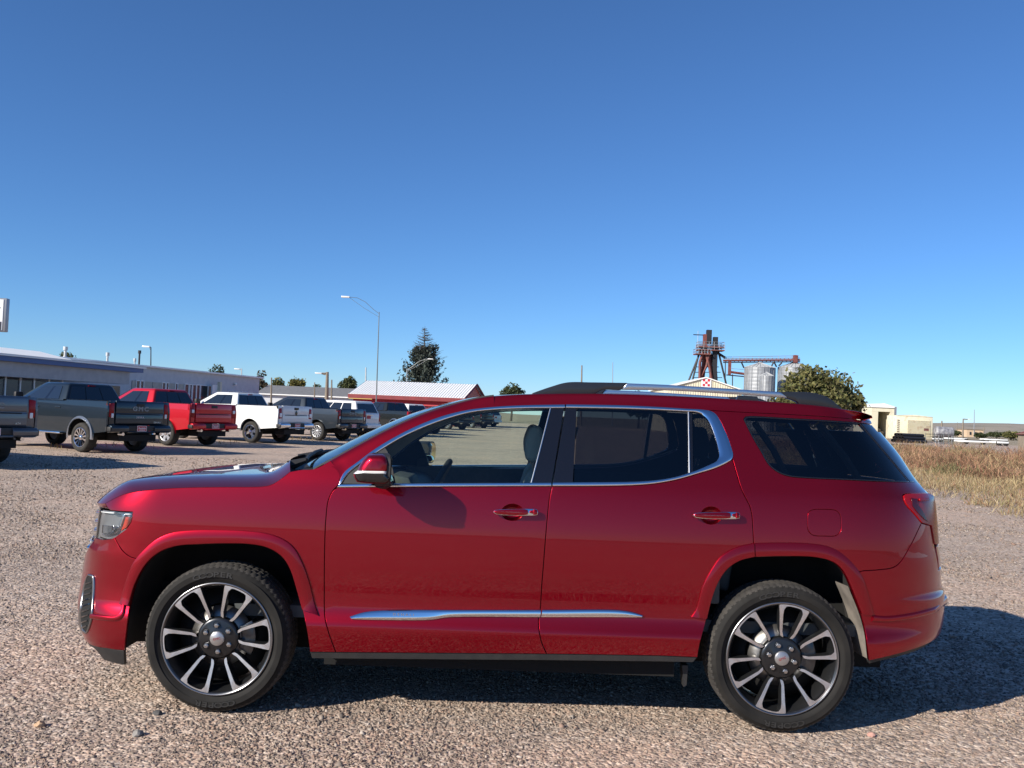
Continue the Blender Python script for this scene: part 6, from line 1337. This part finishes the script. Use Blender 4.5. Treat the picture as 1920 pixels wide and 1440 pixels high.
for r in range(3):
    for c in range(5-r):
        V, Fc = lathe([(.16, -2.0), (.2, -2.0)]+[(.2+.012*(i % 2), -2+4*i/40) for i in range(41)]+[(.16, 2.0), (.16, -2.0)], 14, 'x'); Rm = Matrix.Rotation(.5, 3, 'Z'); pyd('pipe', [tuple(Rm @ Vector((x, y+c*.44+r*.22, z+.22+r*.37))) for x, y, z in V], Fc, M['steel_d'], pp)
for k in range(3):
    fe = empty('livestock_fence', (gx(1752+k*13, 110+k*2), cy0+110+k*2, 0), .3*k); tag(fe, ['steel pipe panel left of the tank stand', 'steel pipe panel in front of the tank stand', 'steel pipe panel right of the tank stand'][k], 'fence')
    for z in (.3, .6, .9, 1.2): MB().tube([(-1.1, 0, z), (1.1, 0, z)], .025, 5).build('rail', M['steel_d'], fe)
    for x in (-1.1, 0, 1.1): MB().tube([(x, 0, 0), (x, 0, 1.35)], .03, 5).build('post', M['steel_g'], fe)
def trailer(px, d, wpx, py_top, label, flat=False):
    x = gx(px, d); W = wpx*d/F_PX; zt = at(px, py_top, d)[2]; rt = empty('white_trailer', (x, cy0+d, 0)); tag(rt, label, 'trailer')
    MB().box((0, 1, (zt+.6)/2), (W, 2.2, max(.25, zt-.6))).build('body', M['white_roof'], rt, bevel=.06); MB().box((W*.1, .2, .55), (W*.7, .1, .12)).build('frame', M['steel_d'], rt)
    for q in (-W*.3, W*.3):
        V, Fc = lathe([(0, -.1), (.30, -.1), (.36, -.06), (.36, .12), (0, .12)], 18); pyd('wheel', [(a+q, b+.05, c+.36) for a, b, c in V], Fc, M['ttyre'], rt)
    MB().box((-W*.2, -.12, zt-.25), (W*.3, .03, .2)).build('side_stripe', M['steel_d'], rt)
trailer(1758, 140, 22, 826, 'small white trailer behind the tank stand'); trailer(1880, 122, 22, 832, 'short white trailer near the right edge'); trailer(1828, 125, 52, 831, 'low white trailer in front of the tan building'); trailer(1868, 170, 42, 826, 'long white trailer at the far right behind the weeds'); trailer(1796, 150, 34, 824, 'white trailer right of the tank stand')
tb = empty('tan_building', (gx(1829, 330), cy0+330, 0)); tag(tb, 'small tan flat-roofed building far off on the right', 'building'); wT = 32*330/F_PX; zT = at(1829, 806, 330)[2]; MB().box((0, 4, zT/2), (wT, 8, zT)).build('wall', noise_mat('tan_wall', [(.5, .36, .24), (.6, .45, .31)], .5, .8), tb); MB().box((0, 4, zT+.1), (wT+.4, 8.4, .25)).build('roof_edge', M['wood'], tb)
for q in (-.3, 0, .3): MB().box((wT*q, -.05, zT*.5), (wT*.10, .15, zT*.4)).build('window', M['bglass'], tb)
bs = empty('brown_shed', (gx(1918, 70)+3.4, cy0+70, 0)); tag(bs, 'brown weathered shed cut off by the right edge', 'shed'); zS = at(1915, 812, 70)[2]; MB().box((0, 2, zS/2), (3.2, 4, zS)).build('wall', M['wood'], bs); MB().prism([(-1.8, zS-.1), (0, zS+.5), (1.8, zS-.1)], -.2, 4.2).build('roof', M['rust'], bs)
for q in range(8): MB().box((-1.5+q*.42, -.03, zS/2), (.38, .06, zS)).build('plank', M['wood'], bs)
# ---- poles and lamps
def pole(px, depth, top_py, label, r=.09, m='steel', arm=None, head=True, name='street_lamp', cat_='street lamp', grp='lamp posts round the lot', lean_px=None):
    x = gx(px, depth); rt = empty(name, (x, cy0+depth, 0)); tag(rt, label, cat_, grp); pt = at(px if lean_px is None else lean_px, top_py, depth); tp = Vector((pt[0]-x, 0, pt[2]))
    MB().tube([(0, 0, 0), tp*.5, tp], [r*1.3, r, r*.7], 10).build('post', M[m], rt, True)
    if arm:
        pa = [at(a, b, depth) for a, b in arm]; pts = [Vector((q[0]-x, 0, q[2])) for q in pa]; MB().tube([tp*.985]+pts, r*.45, 6).build('arm', M[m], rt, True)
        MB().tube([tp*.955, (tp*.955+pts[-1])/2+Vector((0, 0, -.1)), pts[-1]-Vector((0, 0, .03))], r*.3, 5).build('arm_brace', M[m], rt, True)
        if head:
            e = pts[-1]; sg = 1 if e.x > tp.x else -1; MB().box((e.x+sg*.35, 0, e.z), (.8, .32, .16)).build('lamp_head', M['lampwhite'], rt, bevel=.05)
pole(704, 84.5, 585, 'tall street lamp with a long curved arm to the left behind the red building', .052, 'steel_g', [(700, 580), (685, 566), (670, 558.5), (655, 557)], lean_px=711)
pole(762, 140, 692, 'shorter street lamp whose arm reaches right in front of the spruce', .06, 'galv_l', [(772, 688), (785, 678), (797, 673.5), (803, 673)], lean_px=763)
pole(611, 105, 697.5, 'wooden lamp pole with a short arm to the left, left of the red building', .22, 'wood', [(609, 700), (603, 700)], lean_px=614)
pole(685, 120, 689, 'white flag pole left of the tall street lamp', .11, 'galv_l', None, name='flag_pole', cat_='pole', lean_px=686)
pole(282, 95, 651, 'yard light on a thin pole behind the dealership roof', .07, 'steel_d', [(281.5, 650.5), (280.5, 650)], lean_px=283)
pole(452, 130, 691, 'small white lamp post over the far end of the dealership roof', .10, 'galv_l', [(451, 692), (449.5, 692)], lean_px=453)
pole(621, 118, 712, 'thin dark post right of the wooden lamp pole', .12, 'wood', None, name='utility_post', cat_='post', lean_px=622)
pole(589, 118, 717, 'thin dark post left of the wooden lamp pole', .09, 'wood', None, name='utility_post', cat_='post', lean_px=590)
pole(508, 118, 708, 'thin dark post above the far white pickup cab', .12, 'wood', None, name='utility_post', cat_='post', lean_px=509)
pole(1089, 150, 685, 'utility pole rising behind the front end of the roof rail', .16, 'wood', None, name='utility_pole', cat_='pole', lean_px=1091)
pole(1148, 170, 679, 'thin mast behind the front end of the roof rail', .08, 'steel', None, name='radio_mast', cat_='mast', lean_px=1149)
pole(1805, 210, 785, 'street lamp on a wooden pole at the far right', .18, 'wood', [(1808, 785.5), (1812, 786), (1815, 786)], lean_px=1806)
pole(1826, 330, 768, 'tallest thin radio mast on the far right skyline', .14, 'steel', None, name='radio_mast', cat_='mast', lean_px=1827)
pole(1765, 190, 789, 'short dark pole rising behind the tank', .18, 'wood', None, name='utility_pole', cat_='pole', lean_px=1766)
pole(1794, 300, 792, 'thin pole between the tank and the far street lamp', .12, 'wood', None, name='utility_pole', cat_='pole', lean_px=1795)
pole(1844, 300, 801, 'thin pole right of the tan building', .14, 'wood', None, name='utility_pole', cat_='pole', lean_px=1845)
# ---- dealership pylon sign at the left edge
sx = gx(15, 44); sgz0, sgz1 = at(8, 622, 44)[2], at(8, 559, 44)[2]; sgr = empty('pylon_sign', (sx-2.34, cy0+44, 0), .10); tag(sgr, 'white box sign on a post cut off by the left edge above the dealership roof', 'sign')
MB().box((0, 0, (sgz0+sgz1)/2), (3.8, .34, sgz1-sgz0)).build('sign_box', M['steel'], sgr, bevel=.03); sf = MB().box((-.04, -.18, (sgz0+sgz1)/2), (3.60, .03, sgz1-sgz0-.14)).build('sign_face', M['signwhite'], sgr)
MB().box((-.04, -.205, sgz0+.28), (3.5, .02, .40)).build('sign_panel', M['signdark'], sf); t = text_mesh('sign_lettering', 'dealer', .36, M['signdark'], sf, .004); t.location = (1.20, -.20, sgz1-.52); t.rotation_euler = (math.radians(90), 0, 0)
MB().tube([(-1.2, .1, 0), (-1.2, .1, sgz0+.1)], .16, 12).build('post', M['steel'], sgr)
# ---- far low hills
M['hill'] = noise_mat('hazed_hill_grass', [(.24, .205, .16), (.30, .255, .20), (.19, .175, .135)], .012, .95)  # grass tones lightened so that the colour carries the distance haze
V = []; Fc = []; nh = 90
for i in range(nh+1):
    az = math.radians(-75+150*i/nh); d = 1500; hh = 5+4.5*math.sin(i*.23)+3.5*math.sin(i*.61+1)+(8 if i > 55 else 0)*(.6+.4*math.sin(i*.13))
    for dd, z in ((0, -2), (150, hh*.7), (300, hh), (700, hh*.8)): V.append((cx0+(d+dd)*math.sin(az), cy0+(d+dd)*math.cos(az), z))
for i in range(nh):
    for k in range(3): Fc.append((i*4+k, (i+1)*4+k, (i+1)*4+k+1, i*4+k+1))
struct(pyd('hills', V, Fc, M['hill']))
